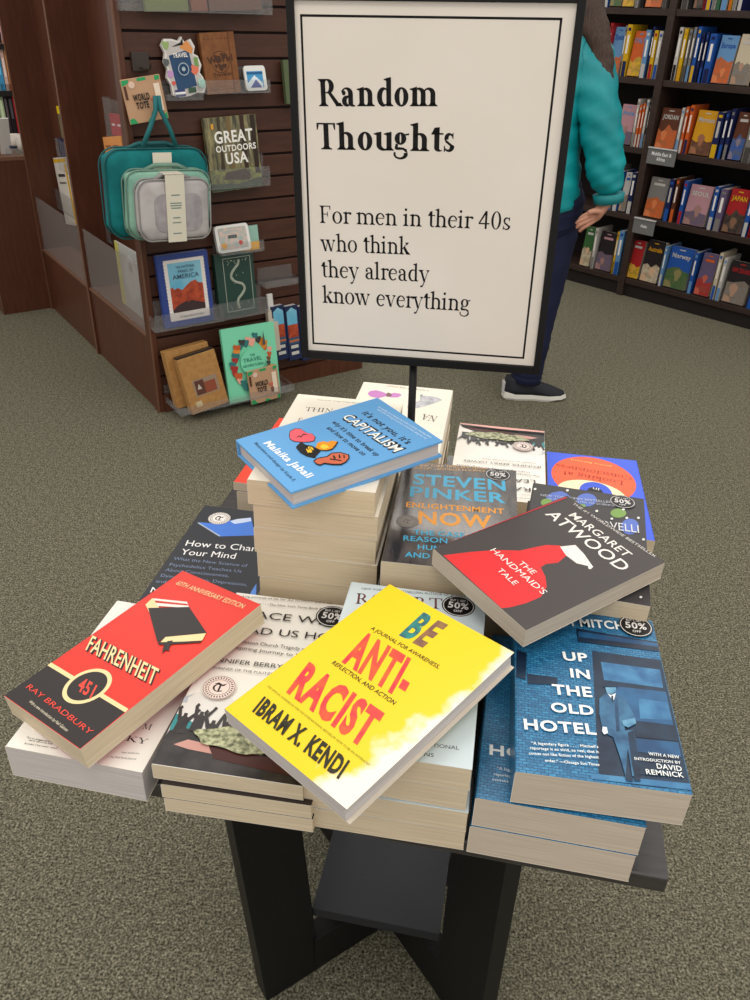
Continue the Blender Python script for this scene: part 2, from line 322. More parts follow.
# ------------------------------------------------------------------ books
def tiltM(tx, ty):
    cx, sx, cy, sy = math.cos(tx), math.sin(tx), math.cos(ty), math.sin(ty)
    return np.array([[cy, 0, sy], [0, 1, 0], [-sy, 0, cy]])@np.array([[1, 0, 0], [0, cx, -sx], [0, sx, cx]])
def book_frame(c, yaw, w, h, th, tilt=(0, 0)):
    """frame with origin at the lower left corner of the BACK cover; c is the centre of the top face (z below the camera)"""
    M = tiltM(R(tilt[0]), R(tilt[1])); a = R(yaw)
    ex = M@np.array([math.cos(a), math.sin(a), 0]); ey = M@np.array([-math.sin(a), math.cos(a), 0]); ez = np.cross(ex, ey)
    o = np.array([c[0], c[1], c[2]+HC])-ex*w/2-ey*h/2-ez*th
    return Fr(o, ex, ey, ez)
class Book:
    def __init__(s, label, c, yaw, w, h, th, cover, pages=PAGES, tilt=(0, 0), hard=False, group=None, name='paperback_book', inset=None, spine=None, flip=False, curl=0.):
        if flip:   # the reader stands at the far side of the table
            yaw += 180
        s.w, s.h, s.th = w, h, th; s.F = book_frame(c, yaw, w, h, th, tilt)
        s.top = Fr(s.F.w(0, 0, th), s.F.ex, s.F.ey, s.F.ez)
        s.root = thing(name, label, 'book', s.F, group or 'books piled on the display table')
        t = .1 if hard else .022; g = (.12 if hard else .015) if inset is None else inset
        cv = MB()
        n = 8; r = min(.06, th/3)
        if hard:
            cv.box(0, w, 0, h, 0, t); cv.box(0, w, 0, h, th-t, th); cv.box(0, t, 0, h, t, th-t)
        else:
            cv.prism([(0, th*.0), (w, 0), (w, t), (t, t), (t, th-t), (w, th-t), (w, th), (r, th), (r*.3, th-r*.3), (0, th-r)], 0, h, 0, 'y')
        s.cover = cv.build('cover', [cover, CARD], s.root, bevel=.012 if hard else 0)
        if not hard:
            for p in s.cover.data.polygons:
                nn = p.normal
                if abs(nn.y) > .9 or nn.x > .9 or (nn.z < 0 and p.center.z > .5*th*IN) or (nn.z > 0 and p.center.z < .5*th*IN): p.material_index = 1
        pg = MB(); pg.box(t, w-g, g if hard else .004, h-(g if hard else .004), t, th-t)
        s.pages = pg.build('pages', [pages], s.root)
        s.layer = 0; s.log = []
    def z(s): s.layer += 1; return s.th+.0022*s.layer
    def uv(s, p): return tuple(s.F.l(hit(p[0], p[1], s.top.o, s.F.ez))[:2])
    def clip(s, pts): return [(min(max(x, .02), s.w-.02), min(max(y, .02), s.h-.02)) for x, y in pts]
    def polys(s, name, items, label=None, px=True, k=None):
        """items: (colour or material, points); points measured in the photo, k=(x0,y0,scale) of the crop they were read in"""
        mb = MB(); ms = []; b = s.layer
        for col, pts in items:
            if px: pts = [s.uv((k[0]+x/k[2], k[1]+y/k[2]) if k else (x, y)) for x, y in pts]
            m = col if not isinstance(col, tuple) else ink(col)
            if m not in ms: ms.append(m)
            pts = s.clip(pts); mb.poly(pts, s.z(), ms.index(m)); s.log.append((m, [(x/s.w, y/s.h) for x, y in pts]))
        o = mb.build(name, ms, s.cover)
        if label: o['label'] = label
        return o
    def text(s, name, items, col, k=None, font='sans', bold=0., label=None, shear=False, grow=0.):
        mb = MB(); zz = s.z()
        for it in items:
            t, a, b, c = it[:4]
            q = [s.uv((k[0]+x/k[2], k[1]+y/k[2]) if k else (x, y)) for x, y in (a, b, c)]
            put_text(mb, t, *q, zz, 0, font, bold, shear)
            s.log.append(('T', t, [(x/s.w, y/s.h) for x, y in q], col, font, bold))
        mb.v = [(min(max(x, .01), s.w-.01), min(max(y, .01), s.h-.01), z) for x, y, z in mb.v]
        o = mb.build(name, [ink(col) if isinstance(col, tuple) else col], s.cover)
        if label: o['label'] = label
        return o
    def sticker(s, p, r=.53, k=None, uv=None, dark=(22, 20, 21)):
        r *= 1.16
        cx, cy = uv if uv else s.uv((k[0]+p[0]/k[2], k[1]+p[1]/k[2]) if k else p)
        mb = MB(); z = s.z(); mb.poly(s.clip(circ(cx, cy, r, 36)), z, 0); z = s.z(); ringpoly(mb, cx, cy, r*.88, r*.93, z, 1)
        put_text(mb, '50%', (cx-r*.62, cy-r*.25), (cx+r*.62, cy-r*.25), (cx-r*.62, cy+r*.3), z, 1, 'sans', .03)
        put_text(mb, 'BUY 1, GET 1', (cx-r*.52, cy+r*.42), (cx+r*.52, cy+r*.42), (cx-r*.52, cy+r*.6), z, 1, 'sans', .02)
        put_text(mb, 'OFF', (cx-r*.25, cy-r*.6), (cx+r*.25, cy-r*.6), (cx-r*.25, cy-r*.4), z, 1, 'sans', .02)
        o = mb.build('round_sticker', [ink(dark, .3), ink((225, 222, 220), .3)], s.cover); o['label'] = 'black round half price sticker'; return o
    def seal(s, p, r=.5, k=None, base=(238, 226, 220), tcol=(40, 30, 32), uv=None):
        r *= 1.1
        cx, cy = uv if uv else s.uv((k[0]+p[0]/k[2], k[1]+p[1]/k[2]) if k else p)
        mb = MB(); z = s.z(); mb.poly(circ(cx, cy, r, 36), z, 0); z = s.z()
        ringpoly(mb, cx, cy, r*.93, r*.96, z, 1); ringpoly(mb, cx, cy, r*.62, r*.65, z, 1)
        for q in range(30):
            a = 2*math.pi*q/30; mb.poly([(cx+rr*r*math.cos(a+d), cy+rr*r*math.sin(a+d)) for rr, d in ((.72, 0), (.86, 0), (.86, .09), (.72, .09))], z, 1)
        # blackletter-like T
        q = r*.42
        mb.poly([(cx-q*.9, cy+q*.55), (cx-q*.3, cy+q*.95), (cx+q*.3, cy+q*.6), (cx+q*.95, cy+q*.9), (cx+q*.6, cy+q*.35), (cx+q*.1, cy+q*.3), (cx-q*.4, cy+q*.6)], z, 1)
        mb.poly([(cx-q*.05, cy+q*.4), (cx+q*.22, cy+q*.4), (cx+q*.22, cy-q*.8), (cx-q*.05, cy-q*.95)], z, 1)
        for k2 in range(10):
            a0, a1 = R(100+22*k2), R(122+22*k2)
            mb.poly([(cx+q*.9*math.cos(a0), cy-q*.1+q*.8*math.sin(a0)), (cx+q*.9*math.cos(a1), cy-q*.1+q*.8*math.sin(a1)), (cx+q*.62*math.cos(a1), cy-q*.1+q*.65*math.sin(a1)), (cx+q*.62*math.cos(a0), cy-q*.1+q*.65*math.sin(a0))], z, 1)
        o = mb.build('round_seal', [ink(base), ink(tcol)], s.cover); o['label'] = 'round award seal printed on the cover'; return o
    def replay(s, log, skip=0):
        mb = MB(); ms = []
        for it in log:
            if it[0] == 'T':
                _, t, q, col, font, bold = it; m = ink(col) if isinstance(col, tuple) else col
                if m not in ms: ms.append(m)
                put_text(mb, t, *[(x*s.w, y*s.h) for x, y in q], s.z(), ms.index(m), font, bold)
            else:
                m, pts = it
                if m not in ms: ms.append(m)
                mb.poly([(x*s.w, y*s.h) for x, y in pts], s.z(), ms.index(m))
        return mb.build('cover_print', ms, s.cover)
def under(label_fn, c, yaw, w, h, ztop, zbot, n, cover, pages=PAGES, group=None, off=None, gap=0.0, ths=None):
    """the copies beneath a stack's top book"""
    t = (ztop-zbot)/n; z = ztop
    for i in range(n):
        th = t if ths is None else ths[i]
        dx, dy, dyaw = off[i] if off else (random.uniform(-.08, .08), random.uniform(-.08, .08), random.uniform(-.8, .8))
        Book(label_fn(i), (c[0]+dx, c[1]+dy, z), yaw+dyaw, w, h, th-.012, cover, pages, group=group)
        z -= th
ORD = ['second', 'third', 'fourth', 'fifth', 'sixth', 'seventh', 'eighth']
TZ = -23.8   # table top below the camera

exec_parts = []
# ================================================================== SETTING
fl = MB(); fl.box(-260, 260, -60, 420, -1, 0)
o = fl.build('floor', [mat('loop_carpet', (113, 110, 93), .95, .1, 'carpet', (38, 36, 28))], frame=Fr((0, 0, 0))); o['kind'] = 'structure'
wl = MB(); wl.box(-260, 260, 420, 424, 0, 130)
o = wl.build('wall_back', [mat('wall_paint', (120, 110, 100), .8)], frame=Fr((0, 0, 0))); o['kind'] = 'structure'

# ================================================================== TABLE
TY = R(-9.9); tx = np.array([math.cos(TY), math.sin(TY), 0]); ty_ = np.array([-math.sin(TY), math.cos(TY), 0])
fr_corner = np.array([9.96, 16.3, HC+TZ]); TW, TD = 22., 27.5
TF = Fr(np.array([*(fr_corner-tx*TW)[:2], 0]), tx, ty_, (0, 0, 1)); TH = HC+TZ
table = thing('display_table', 'black wooden display table with crossed base under the stacked books', 'table', TF)
m = MB(); m.box(0, TW, 0, TD, TH-.75, TH); m.build('table_top', [mat('table_top_painted_sheen', (58, 55, 55), .3, .6, 'wood', (40, 38, 38), 25., stretch=(1, 8, 8), coat=.5)], table, bevel=.06)  # lighter than the black legs: ceiling reflection is put into the wood colour
# four flat legs and a cross near the floor, small square shelf on the cross
LA = TF.l((-6.07, 27.8, 0)); LB_ = TF.l((7.75, 25.5, 0)); LX0, LX1 = LA[0], LB_[0]; LY0 = (LA[1]+LB_[1])/2; LY1 = LY0+(LX1-LX0)
def board(mb, p, d, w_, t_, z0, z1, off0=(0, 0), off1=(0, 0)):
    d = np.array(d)/math.hypot(*d); n_ = np.array([-d[1], d[0]]); p = np.array(p, float)
    q = [p-n_*t_/2, p+d*w_-n_*t_/2, p+d*w_+n_*t_/2, p+n_*t_/2]
    mb.add([(*(v+np.array(off0)), z0) for v in q]+[(*(v+np.array(off1)), z1) for v in q], [(3, 2, 1, 0), (4, 5, 6, 7), (0, 1, 5, 4), (1, 2, 6, 5), (2, 3, 7, 6), (3, 0, 4, 7)])
for (xa, ya, dx, dy) in ((LX0, LY0, 1, 1), (LX1, LY0, -1, 1), (LX0, LY1, 1, -1), (LX1, LY1, -1, -1)):
    l = MB(); board(l, (xa, ya), (dx, dy), 3.9, 1.3, 0, TH-.75, (0, 0), (-2.1 if dx > 0 and dy > 0 else -.2, 0)); l.build('leg', [BLACKP], table, bevel=.05)
DG = math.hypot(LX1-LX0, LY1-LY0)
l = MB(); board(l, (LX0+2.5, LY0+2.5), (1, 1), DG-7.1, 1.3, .05, 3.4); l.build('cross_stretcher', [BLACKP], table, bevel=.05)
l = MB(); board(l, (LX1-2.5, LY0+2.5), (-1, 1), DG-7.1, 1.32, .1, 3.45); l.build('cross_stretcher', [BLACKP], table, bevel=.05)
SH = HC-47.6
a, b = TF.l(at(312, 908, SH)), TF.l(at(439, 939, SH)); c2 = TF.l(at(345, 830, SH))
l = MB(); l.box(a[0], b[0], a[1], a[1]+7.6, SH-.8, SH); l.build('lower_shelf', [mat('grey_black_laminate', (42, 43, 47), .5, .3)], table, bevel=.05)
l = MB(); xm, ym = (a[0]+b[0])/2, a[1]+3.8; l.box(xm-1.3, xm+1.3, ym-1.3, ym+1.3, 3.5, SH-.8); l.build('shelf_post', [BLACKP], table)

# ================================================================== BOOKS ON THE TABLE
A4 = (0, 560, 2.885); B3 = (0, 560, 5.357)
# --- Fahrenheit 451
RED = ink((222, 54, 42)); CREAMI = (238, 214, 160); BLK = (44, 38, 38)
bk = Book('red and black paperback about the number 451, tilted across the two left front stacks', (-8.74, 23.14, -20.88), -36.4, 4.73, 8.51, .93, RED, PAGES, (.26, -8.56))
bk.polys('cover_art', [(BLK, [(262, 560), (670, 815), (420, 1100), (0, 720)])], k=B3)
cxy = bk.uv((87.3, 686)); 
mb = MB(); z = bk.z(); mb.poly(bk.clip([bk.uv(p) for p in ((48, 660.5), (128.5, 709), (126, 713), (46, 664.5))]), z, 0)
z = bk.z(); mb.poly(circ(*cxy, .88, 36), z, 0); z = bk.z(); mb.poly(circ(*cxy, .72, 36), z, 1)
o = mb.build('band_and_ring', [ink(CREAMI), ink(BLK)], bk.cover)
bk.text('number_lettering', [('451', (76.5, 689.5), (91, 698.5), (83, 677.5))], (232, 72, 58), bold=.03, shear=True)
bk.text('author_lettering', [('RAY BRADBURY', (138, 684), (478, 938), (150, 655))], (232, 72, 58), B3, bold=.0)
bk.text('small_lettering', [('With a new introduction by Neil Gaiman', (153, 762), (356, 921), (161, 746)), ], (225, 215, 190), B3)
bk.text('title_lettering', [('FAHRENHEIT', (250, 262), (446, 365), (270, 222))], (30, 26, 26), A4, bold=.045, shear=True)
bk.text('title_lettering', [('FAHRENHEIT', (247, 259), (443, 362), (267, 219))], CREAMI, A4, bold=.015, shear=True)
bk.text('small_lettering', [('60TH ANNIVERSARY EDITION', (506, 71), (698, 141), (513, 59))], CREAMI, A4)
bk.polys('book_drawing', [(CREAMI, [(420, 130), (440, 111), (458, 128), (460, 165), (440, 170)]), ((236, 230, 220), [(443, 112), (540, 122), (546, 140), (455, 134)]),
    ((205, 60, 50), [(446, 118), (541, 128), (543, 133), (450, 125)]), (BLK, [(428, 140), (546, 137), (597, 212), (478, 226), (455, 240)]),
    (CREAMI, [(478, 224), (595, 213), (584, 234), (462, 241)]), (BLK, [(455, 242), (462, 239), (580, 236), (584, 232), (580, 240), (462, 247)]), (BLK, [(484, 236), (500, 234), (488, 256), (490, 264), (478, 262), (468, 272), (472, 252)])], k=A4)

# --- Be Antiracist journal
YEL = mat('yellow_cover', (252, 222, 4), .35)
WASH = bpy.data.materials.new('yellow_cover_with_white_splash'); WASH.use_nodes = True
def _wash():
    nt = WASH.node_tree; L = nt.links; b_ = nt.nodes['Principled BSDF']; b_.inputs['Roughness'].default_value = .33
    tc = nt.nodes.new('ShaderNodeTexCoord'); sx = nt.nodes.new('ShaderNodeSeparateXYZ'); L.new(tc.outputs['Object'], sx.inputs[0])
    n = nt.nodes.new('ShaderNodeTexNoise'); n.inputs['Scale'].default_value = 38; n.inputs['Detail'].default_value = 5; L.new(tc.outputs['Object'], n.inputs['Vector'])
    def ma(op, a, v):
        m_ = nt.nodes.new('ShaderNodeMath'); m_.operation = op
        for i_, q in enumerate((a, v)):
            if isinstance(q, (int, float)): m_.inputs[i_].default_value = q
            else: L.new(q, m_.inputs[i_])
        return m_.outputs[0]
    x = ma('MULTIPLY', sx.outputs['X'], 1/(5.75*IN)); y = ma('MULTIPLY', sx.outputs['Y'], 1/(7.78*IN))
    v = ma('SUBTRACT', ma('ADD', x, ma('MULTIPLY', n.outputs[0], .55)), ma('ADD', ma('MULTIPLY', y, .3), .98))
    r = nt.nodes.new('ShaderNodeValToRGB'); r.color_ramp.elements[0].position = 0; r.color_ramp.elements[1].position = .12
    r.color_ramp.elements[0].color = lin((240, 206, 0))+(1,); r.color_ramp.elements[1].color = lin((240, 236, 222))+(1,)
    L.new(v, r.inputs[0]); L.new(r.outputs[0], b_.inputs['Base Color'])
_wash()
YEL = WASH; Dk = (220, 570, 2.5); E2 = (360, 570, 4.6875); G8 = (300, 640, 3.75); H4 = (210, 640, 4.6875)
bk = Book('yellow journal with red capitals, lying tilted over the middle front stacks', (.08, 19.7, -18.8), -43.6, 5.75, 7.78, .72, YEL, PAGES_W, (3.1, -7.51), inset=.14)
ANT = mat('mottled_red_print', (228, 40, 58), .35, .5, 'noise', (240, 92, 36), 60.)
bk.text('title_lettering', [('B', (187, 300), (243, 328), (292, 203))], mat('mottled_teal_print', (30, 140, 130), .35, .5, 'noise', (40, 90, 100), 150.), E2, bold=.05, shear=True)
bk.text('title_lettering', [('E', (250, 335), (300, 360), (360, 240))], mat('mottled_brown_print', (150, 110, 60), .35, .5, 'noise', (120, 80, 70), 150.), E2, bold=.05, shear=True)
bk.text('title_lettering', [('ANTI-', (342.7, 660), (402, 698), (361, 631.5))], ANT, bold=.06, shear=True)
bk.text('title_lettering', [('RACIST', (287.5, 690.5), (364, 747), (308, 663.5))], ANT, bold=.06, shear=True)
bk.text('subtitle_lettering', [('A JOURNAL FOR AWARENESS,', (48, 277), (366, 464), (57, 262)), ], (50, 48, 20), E2, bold=.01)
bk.text('subtitle_lettering', [('REFLECTION, AND ACTION', (118, 89), (350, 244), (126, 75))], (50, 48, 20), G8, bold=.01)
bk.text('small_lettering', [('THE OFFICIAL WORKBOOK FOR THE INTERNATIONAL BESTSELLER HOW TO BE AN ANTIRACIST', (266, 219), (745, 592), (272, 211))], (110, 140, 40), H4)
bk.text('author_lettering', [('IBRAM X. KENDI', (200, 332), (605, 650), (252, 268))], (45, 42, 25), H4, bold=.05, shear=True)

# --- The Handmaid's Tale
Bc = (430, 430, 3.0); CHAR = ink((72, 67, 67))
bk = Book("charcoal paperback with a red cloaked figure and white bonnet, lying askew over the right stacks", (6.8, 25.93, -17.9), -55.8, 5.39, 7.14, .8, CHAR, PAGES_G, (3.32, -.4))
HR = (224, 50, 54)
bk.polys('cover_art', [(HR, [(40, 376), (120, 366), (200, 360), (268, 362), (318, 351), (350, 345), (392, 347), (410, 376), (384, 398), (348, 402), (332, 412), (346, 440), (350, 470), (334, 500), (290, 519), (240, 532), (212, 536)]),
    ((240, 234, 226), [(390, 350), (436, 345), (462, 372), (490, 412), (440, 400), (408, 376)]), ((240, 234, 226), [(474, 408), (482, 405), (488, 412), (482, 418), (475, 416)])], k=Bc)
bk.text('title_lettering', [('THE', (262, 400), (307, 434), (276, 392)), ("HANDMAID'S", (180, 361), (337, 494), (196, 354)), ('TALE', (199, 421), (252, 466), (214, 414))], (240, 236, 230), Bc, bold=.0)
bk.text('author_lettering', [('MARGARET', (568.2, 515.5), (625.5, 557.5), (575, 512.5)), ('ATWOOD', (544.6, 514.2), (620.5, 571.5), (555, 510))], (240, 236, 230), bold=.01)
bk.text('small_lettering', [('THE #1 WORLDWIDE BESTSELLER', (572, 504), (654.5, 557.5), (574.4, 503))], (225, 222, 216))
bk.polys('red_edge', [((190, 50, 60), [(433.5, 545.5), (566, 497), (567, 498.2), (435, 547)])])

# --- It's Not You, It's Capitalism (hardcover)
Cc = (230, 380, 3.409); SKY = ink((100, 166, 222))
bk = Book('sky blue hardback with heart, money bag and fist, on top of the tall cream stack', (-1.61, 30.18, -15.4), -56.3, 4.97, 7.08, .78, SKY, PAGES_W, (1.84, -2.73), hard=True, name='hardcover_book')
bk.text('title_lettering', [("it's not you, it's", (448, 113), (602, 219), (458, 98)), ('why it\'s time to break up', (345, 144), (498, 260), (352, 132)), ('and how to move on', (328, 164), (452, 258), (336, 152))], (16, 22, 36), Cc, bold=.035)
bk.text('title_lettering', [('CAPITALISM', (379, 129), (562, 249), (399, 107))], (15, 15, 20), Cc, bold=.09)
bk.text('title_lettering', [('CAPITALISM', (381, 127), (561, 246), (398, 109))], (250, 250, 245), Cc, bold=.02)
bk.text('author_lettering', [('Malaika Jabali', (113, 216), (263, 335), (128, 200))], (250, 252, 255), Cc, bold=.03)
bk.text('small_lettering', [('Illustration and design by Kayla E.', (82, 216), (216, 347), (88, 208))], (30, 50, 80), Cc)
bk.text('small_lettering', [('the friendly guide to leaving a bad system and finding something better', (503, 93), (684, 199), (506, 88)), ('with jokes, drawings and plenty of hard facts along the way', (500, 101), (668, 203), (503, 96))], (225, 240, 250), Cc)
def blob(cx, cy, r, n=22, j=.12, ry=None): return [(cx+r*(1+j*math.sin(k*2.3))*math.cos(2*math.pi*k/n), cy+(ry or r)*(1+j*math.cos(k*1.7))*math.sin(2*math.pi*k/n)) for k in range(n)]
heart = [(203, 190), (206, 176), (222, 168), (240, 168), (252, 176), (262, 182), (278, 184), (290, 195), (286, 208), (268, 212), (245, 212), (220, 210), (206, 202)]
bk.polys('heart_drawing', [((20, 20, 25), [(x+(x-246)*.05, y+(y-190)*.08) for x, y in heart]), ((240, 96, 110), heart), ((30, 20, 25), [(225, 200), (235, 190), (242, 194), (250, 184), (268, 188), (250, 188), (243, 198), (236, 194)])], k=Cc)
bk.polys('bag_drawing', [((24, 22, 26), [(226, 228), (242, 212), (258, 222), (280, 226), (300, 236), (310, 244), (296, 258), (290, 268), (262, 262), (240, 250), (226, 234)]),
    ((240, 150, 30), [(292, 232), (298, 216), (318, 210), (332, 214), (346, 208), (368, 212), (360, 226), (348, 238), (330, 242), (308, 240)]), ((250, 205, 70), [(306, 230), (316, 220), (332, 224), (338, 232), (320, 238)]),
    ((28, 22, 20), [(366, 211), (369, 213), (361, 228), (348, 240), (329, 244), (306, 242), (307, 240), (330, 241), (347, 236), (358, 224)])], k=Cc)
bk.text('dollar_sign', [('$', (258, 240), (276, 252), (270, 226))], (250, 200, 50), Cc, bold=.03, shear=True)
bk.polys('fist_drawing', [((24, 18, 20), [(284, 278), (296, 268), (330, 262), (346, 250), (376, 248), (406, 256), (408, 268), (398, 282), (380, 292), (350, 292), (322, 288), (308, 294), (294, 290)]),
    ((205, 105, 75), [(288, 280), (298, 271), (332, 265), (348, 253), (376, 251), (402, 258), (404, 268), (394, 280), (378, 288), (350, 288), (322, 284), (308, 290), (296, 287)]),
    ((24, 18, 20), [(350, 262), (354, 258), (362, 270), (356, 272)]), ((24, 18, 20), [(370, 258), (374, 256), (378, 268), (372, 270)]), ((24, 18, 20), [(386, 258), (390, 258), (392, 268), (388, 270)]), ((24, 18, 20), [(340, 270), (380, 276), (380, 279), (342, 274)])], k=Cc)

# --- Up in the Old Hotel
BRB = mat('blue_brick_print', (60, 146, 194), .3, .5, 'brick', (40, 112, 160), 11., stretch=(8, 8, 8)); Fh = (500, 600, 3.75)
def hotel_art(bk, full=True):
    D1 = mat('man_shadow_print', (26, 54, 82), .3, .5, 'noise', (16, 34, 56), 60.); D2 = mat('man_dark_print', (40, 84, 120), .3, .5, 'noise', (26, 58, 90), 60.)
    D3 = mat('man_suit_print', (62, 116, 154), .3, .5, 'noise', (34, 76, 114), 70.); LB = mat('man_light_print', (120, 176, 204), .3, .5, 'noise', (64, 120, 160), 60.)
    if full:
        P1 = mat('blue_photo_print', (44, 100, 146), .3, .5, 'noise', (28, 70, 112), 40.); P2 = mat('dark_blue_photo_print', (34, 56, 80), .3, .5, 'noise', (18, 34, 56), 40.); P3 = mat('mid_blue_photo_print', (70, 134, 178), .3, .5, 'noise', (42, 98, 146), 60.)
        bk.polys('cover_photo', [(P2, [(345, 190), (620, 228), (718, 715), (480, 690), (370, 650)]), (P3, [(378, 232), (600, 262), (612, 330), (390, 300)]), (P1, [(395, 320), (622, 345), (650, 470), (520, 455), (420, 440)]),
            (P3, [(520, 370), (628, 385), (645, 450), (525, 445)]), (P2, [(505, 470), (655, 480), (668, 530), (510, 515)]), (P1, [(510, 520), (668, 535), (680, 590), (515, 570)]), (P2, [(505, 570), (685, 592), (700, 668), (515, 655)]), (P3, [(345, 652), (712, 690), (718, 715), (340, 672)]),
            (P2, [(285, 108), (600, 160), (606, 196), (292, 158)]), (P1, [(292, 118), (598, 165), (600, 178), (294, 140)]), (P2, [(102, 278), (215, 292), (215, 318), (104, 316)]), (P2, [(62, 190), (100, 200), (95, 300), (60, 290)])], k=Fh)
        bk.polys('standing_man', [(D1, [(388, 318), (410, 304), (440, 312), (442, 328), (385, 328)]), (LB, [(394, 330), (434, 330), (434, 345), (418, 356), (400, 350)]),
            (D3, [(372, 372), (396, 352), (440, 356), (470, 372), (500, 430), (508, 468), (480, 482), (466, 470), (470, 520), (430, 520), (386, 498), (382, 480), (372, 430)]),
            (D2, [(428, 380), (440, 370), (450, 500), (436, 510)]), ((235, 240, 240), [(402, 352), (416, 360), (434, 352), (426, 378), (414, 368)]), (D1, [(416, 362), (424, 362), (424, 384), (418, 384)]),
            ((220, 232, 238), [(384, 478), (400, 480), (404, 502), (390, 508), (382, 495)]), (D3, [(418, 500), (500, 490), (515, 560), (522, 660), (495, 665), (478, 560), (470, 665), (452, 600)]), (D1, [(478, 500), (500, 492), (520, 600), (522, 662), (502, 664), (488, 580)]),
            (LB, [(455, 456), (505, 446), (510, 466), (480, 482), (462, 474)]), (D1, [(466, 662), (494, 662), (498, 684), (474, 682)]), (D1, [(500, 664), (524, 664), (526, 684), (502, 682)])], k=Fh)
T_ = [('UP', (238, 229), (330, 236), (238, 199)), ('IN', (265, 293), (338, 300), (264, 262)), ('THE', (198, 356), (346, 368), (196, 321)), ('OLD', (192, 422), (353, 436), (191, 389)), ('HOTEL', (91, 488), (362, 509), (91, 451))]
bk = Book('blue brick paperback with a suited man in a doorway, topmost at the right front', (7.64, 20.59, -19.65), -7.1, 5.23, 8.13, 1.38, BRB, PAGES_G)
hotel_art(bk)
bk.text('title_lettering', T_, (244, 246, 244), Fh, bold=.035)
bk.text('author_lettering', [('JOSEPH MITCHELL', (92, 88), (556, 122), (92, 60))], (238, 242, 240), Fh, bold=.03)
bk.text('small_lettering', [('NATIONAL BESTSELLER', (236, 36), (440, 60), (236, 26)), ('“A legendary figure . . . . Mitchell’s', (118, 546), (368, 560), (118, 536)), ('reportage is so vivid, so real, that it', (112, 564), (370, 579), (112, 554)), ('comes out like fiction of the highest', (108, 584), (370, 599), (108, 574)), ('order.” —Chicago Sun-Times', (168, 611), (372, 627), (168, 601)),
    ('WITH A NEW', (556, 586), (672, 600), (556, 575)), ('INTRODUCTION BY', (504, 604), (678, 620), (504, 594)), ('DAVID', (588, 636), (682, 647), (588, 618)), ('REMNICK', (548, 657), (690, 671), (548, 639))], (238, 242, 240), Fh, bold=.02)
bk.sticker((508, 102), .54, Fh)
# two copies beneath, shifted left
def hotel_low(lbl, z, dx, dy, dyaw):
    b = Book(lbl, (7.25+dx, 20.55+dy, z), -9.6+dyaw, 5.23, 8.0, 1.32, BRB, PAGES_G); return b
lo = hotel_low('blue paperback with its title half covered, middle one of the right front stack', -21.12, -.5, 0, -.3)
Fl = (460, 600, 3.125)
lo.text('title_lettering', [('HOTEL', (92, 482), (330, 512), (92, 452))], (236, 240, 240), Fl, bold=.035)
lo.text('small_lettering', [('“A legendary figure', (116, 530), (240, 546), (116, 521)), ('reportage is so vivid', (106, 548), (230, 564), (106, 539)), ('comes out like', (100, 564), (220, 580), (100, 555))], (215, 225, 230), Fl)
hotel_low('blue paperback with cream page edge, lowest of the right front stack', -22.46, -.55, -.02, -.3)

# --- Grace Will Lead Us Home (front stack)
Gc = (140, 570, 3.125); WHT = ink((238, 234, 226))
bk = Book('white paperback with raised hands and flowers on its cover, left of the yellow journal', (-3.93, 22.75, -21.7), -7.8, 5.17, 9.45, .68, WHT, PAGES)
FL = mat('flower_print', (198, 200, 160), .35, .5, 'noise', (78, 84, 52), 220.)
CRD = mat('crowd_print', (58, 52, 52), .35, .5, 'noise', (30, 28, 30), 60.)
bk.polys('cover_photo', [((225, 222, 218), [(95, 440), (170, 380), (280, 395), (330, 440), (520, 690), (10, 610)]), ((60, 140, 145), [(92, 480), (108, 448), (140, 462), (172, 480), (176, 520), (80, 530)]),
    (CRD, [(10, 620), (60, 512), (92, 500), (100, 500), (122, 492), (150, 496), (182, 500), (200, 500), (240, 505), (262, 502), (290, 505), (330, 520), (500, 640), (520, 690)]),
    ((200, 150, 140), [(105, 545), (150, 530), (215, 545), (225, 575), (150, 560)]), ((185, 190, 200), [(130, 415), (140, 395), (172, 386), (150, 400), (148, 414)]),
    (FL, [(180, 522), (205, 502), (240, 498), (262, 486), (300, 490), (330, 500), (370, 530), (400, 560), (380, 580), (330, 572), (280, 560), (240, 550), (200, 540)]),
    ((75, 40, 36), [(215, 552), (300, 566), (420, 590), (480, 630), (490, 650), (230, 590)])], k=Gc)
gw, gh = bk.w, bk.h; fig = []
rg = random.Random(3)
for k in range(9):
    x = gw*(.07+.105*k); y = gh*(.215+.02*math.sin(k*2.1)); hgt = gh*rg.uniform(.055, .085); lean_ = rg.uniform(-.12, .12)*gw/5
    fig.append((CRD, [(x-.2, y-.6), (x+.24, y-.6), (x+.2, y+.1), (x+.07, y+.2), (x+.06, y+.34), (x-.07, y+.34), (x-.07, y+.2), (x-.17, y+.1)]))
    fig.append((CRD, [(x-.2, y-.05), (x-.1, y+.12), (x-.24+lean_, y+hgt*.9), (x-.2+lean_, y+hgt), (x-.3+lean_, y+hgt+.1), (x-.36+lean_, y+hgt*.9)]))
    fig.append((CRD, [(x+.1, y+.1), (x+.22, y-.05), (x+.4+lean_, y+hgt*.7), (x+.46+lean_, y+hgt*.95), (x+.36+lean_, y+hgt*1.05), (x+.3+lean_, y+hgt*.75)]))
fig.append((FL, [(gw*(.55+.36*math.cos(t)*(1+.07*math.sin(5*t))), gh*(.155+.055*math.sin(t)*(1+.15*math.sin(7*t)))) for t in [q*.2 for q in range(31)]]))
bk.polys('silhouettes', fig, px=False)
bk.text('title_lettering', [('GRACE WILL', (279, 145), (628, 181), (279, 124)), ('LEAD US HOME', (284, 197), (668, 232), (284, 176))], (42, 38, 36), Gc, bold=.0)
bk.text('subtitle_lettering', [('The Charleston Church Tragedy and the Hard,', (250, 225), (610, 268), (250, 215)), ('Inspiring Journey to Forgiveness', (285, 249), (600, 290), (285, 239))], (60, 55, 52), Gc)
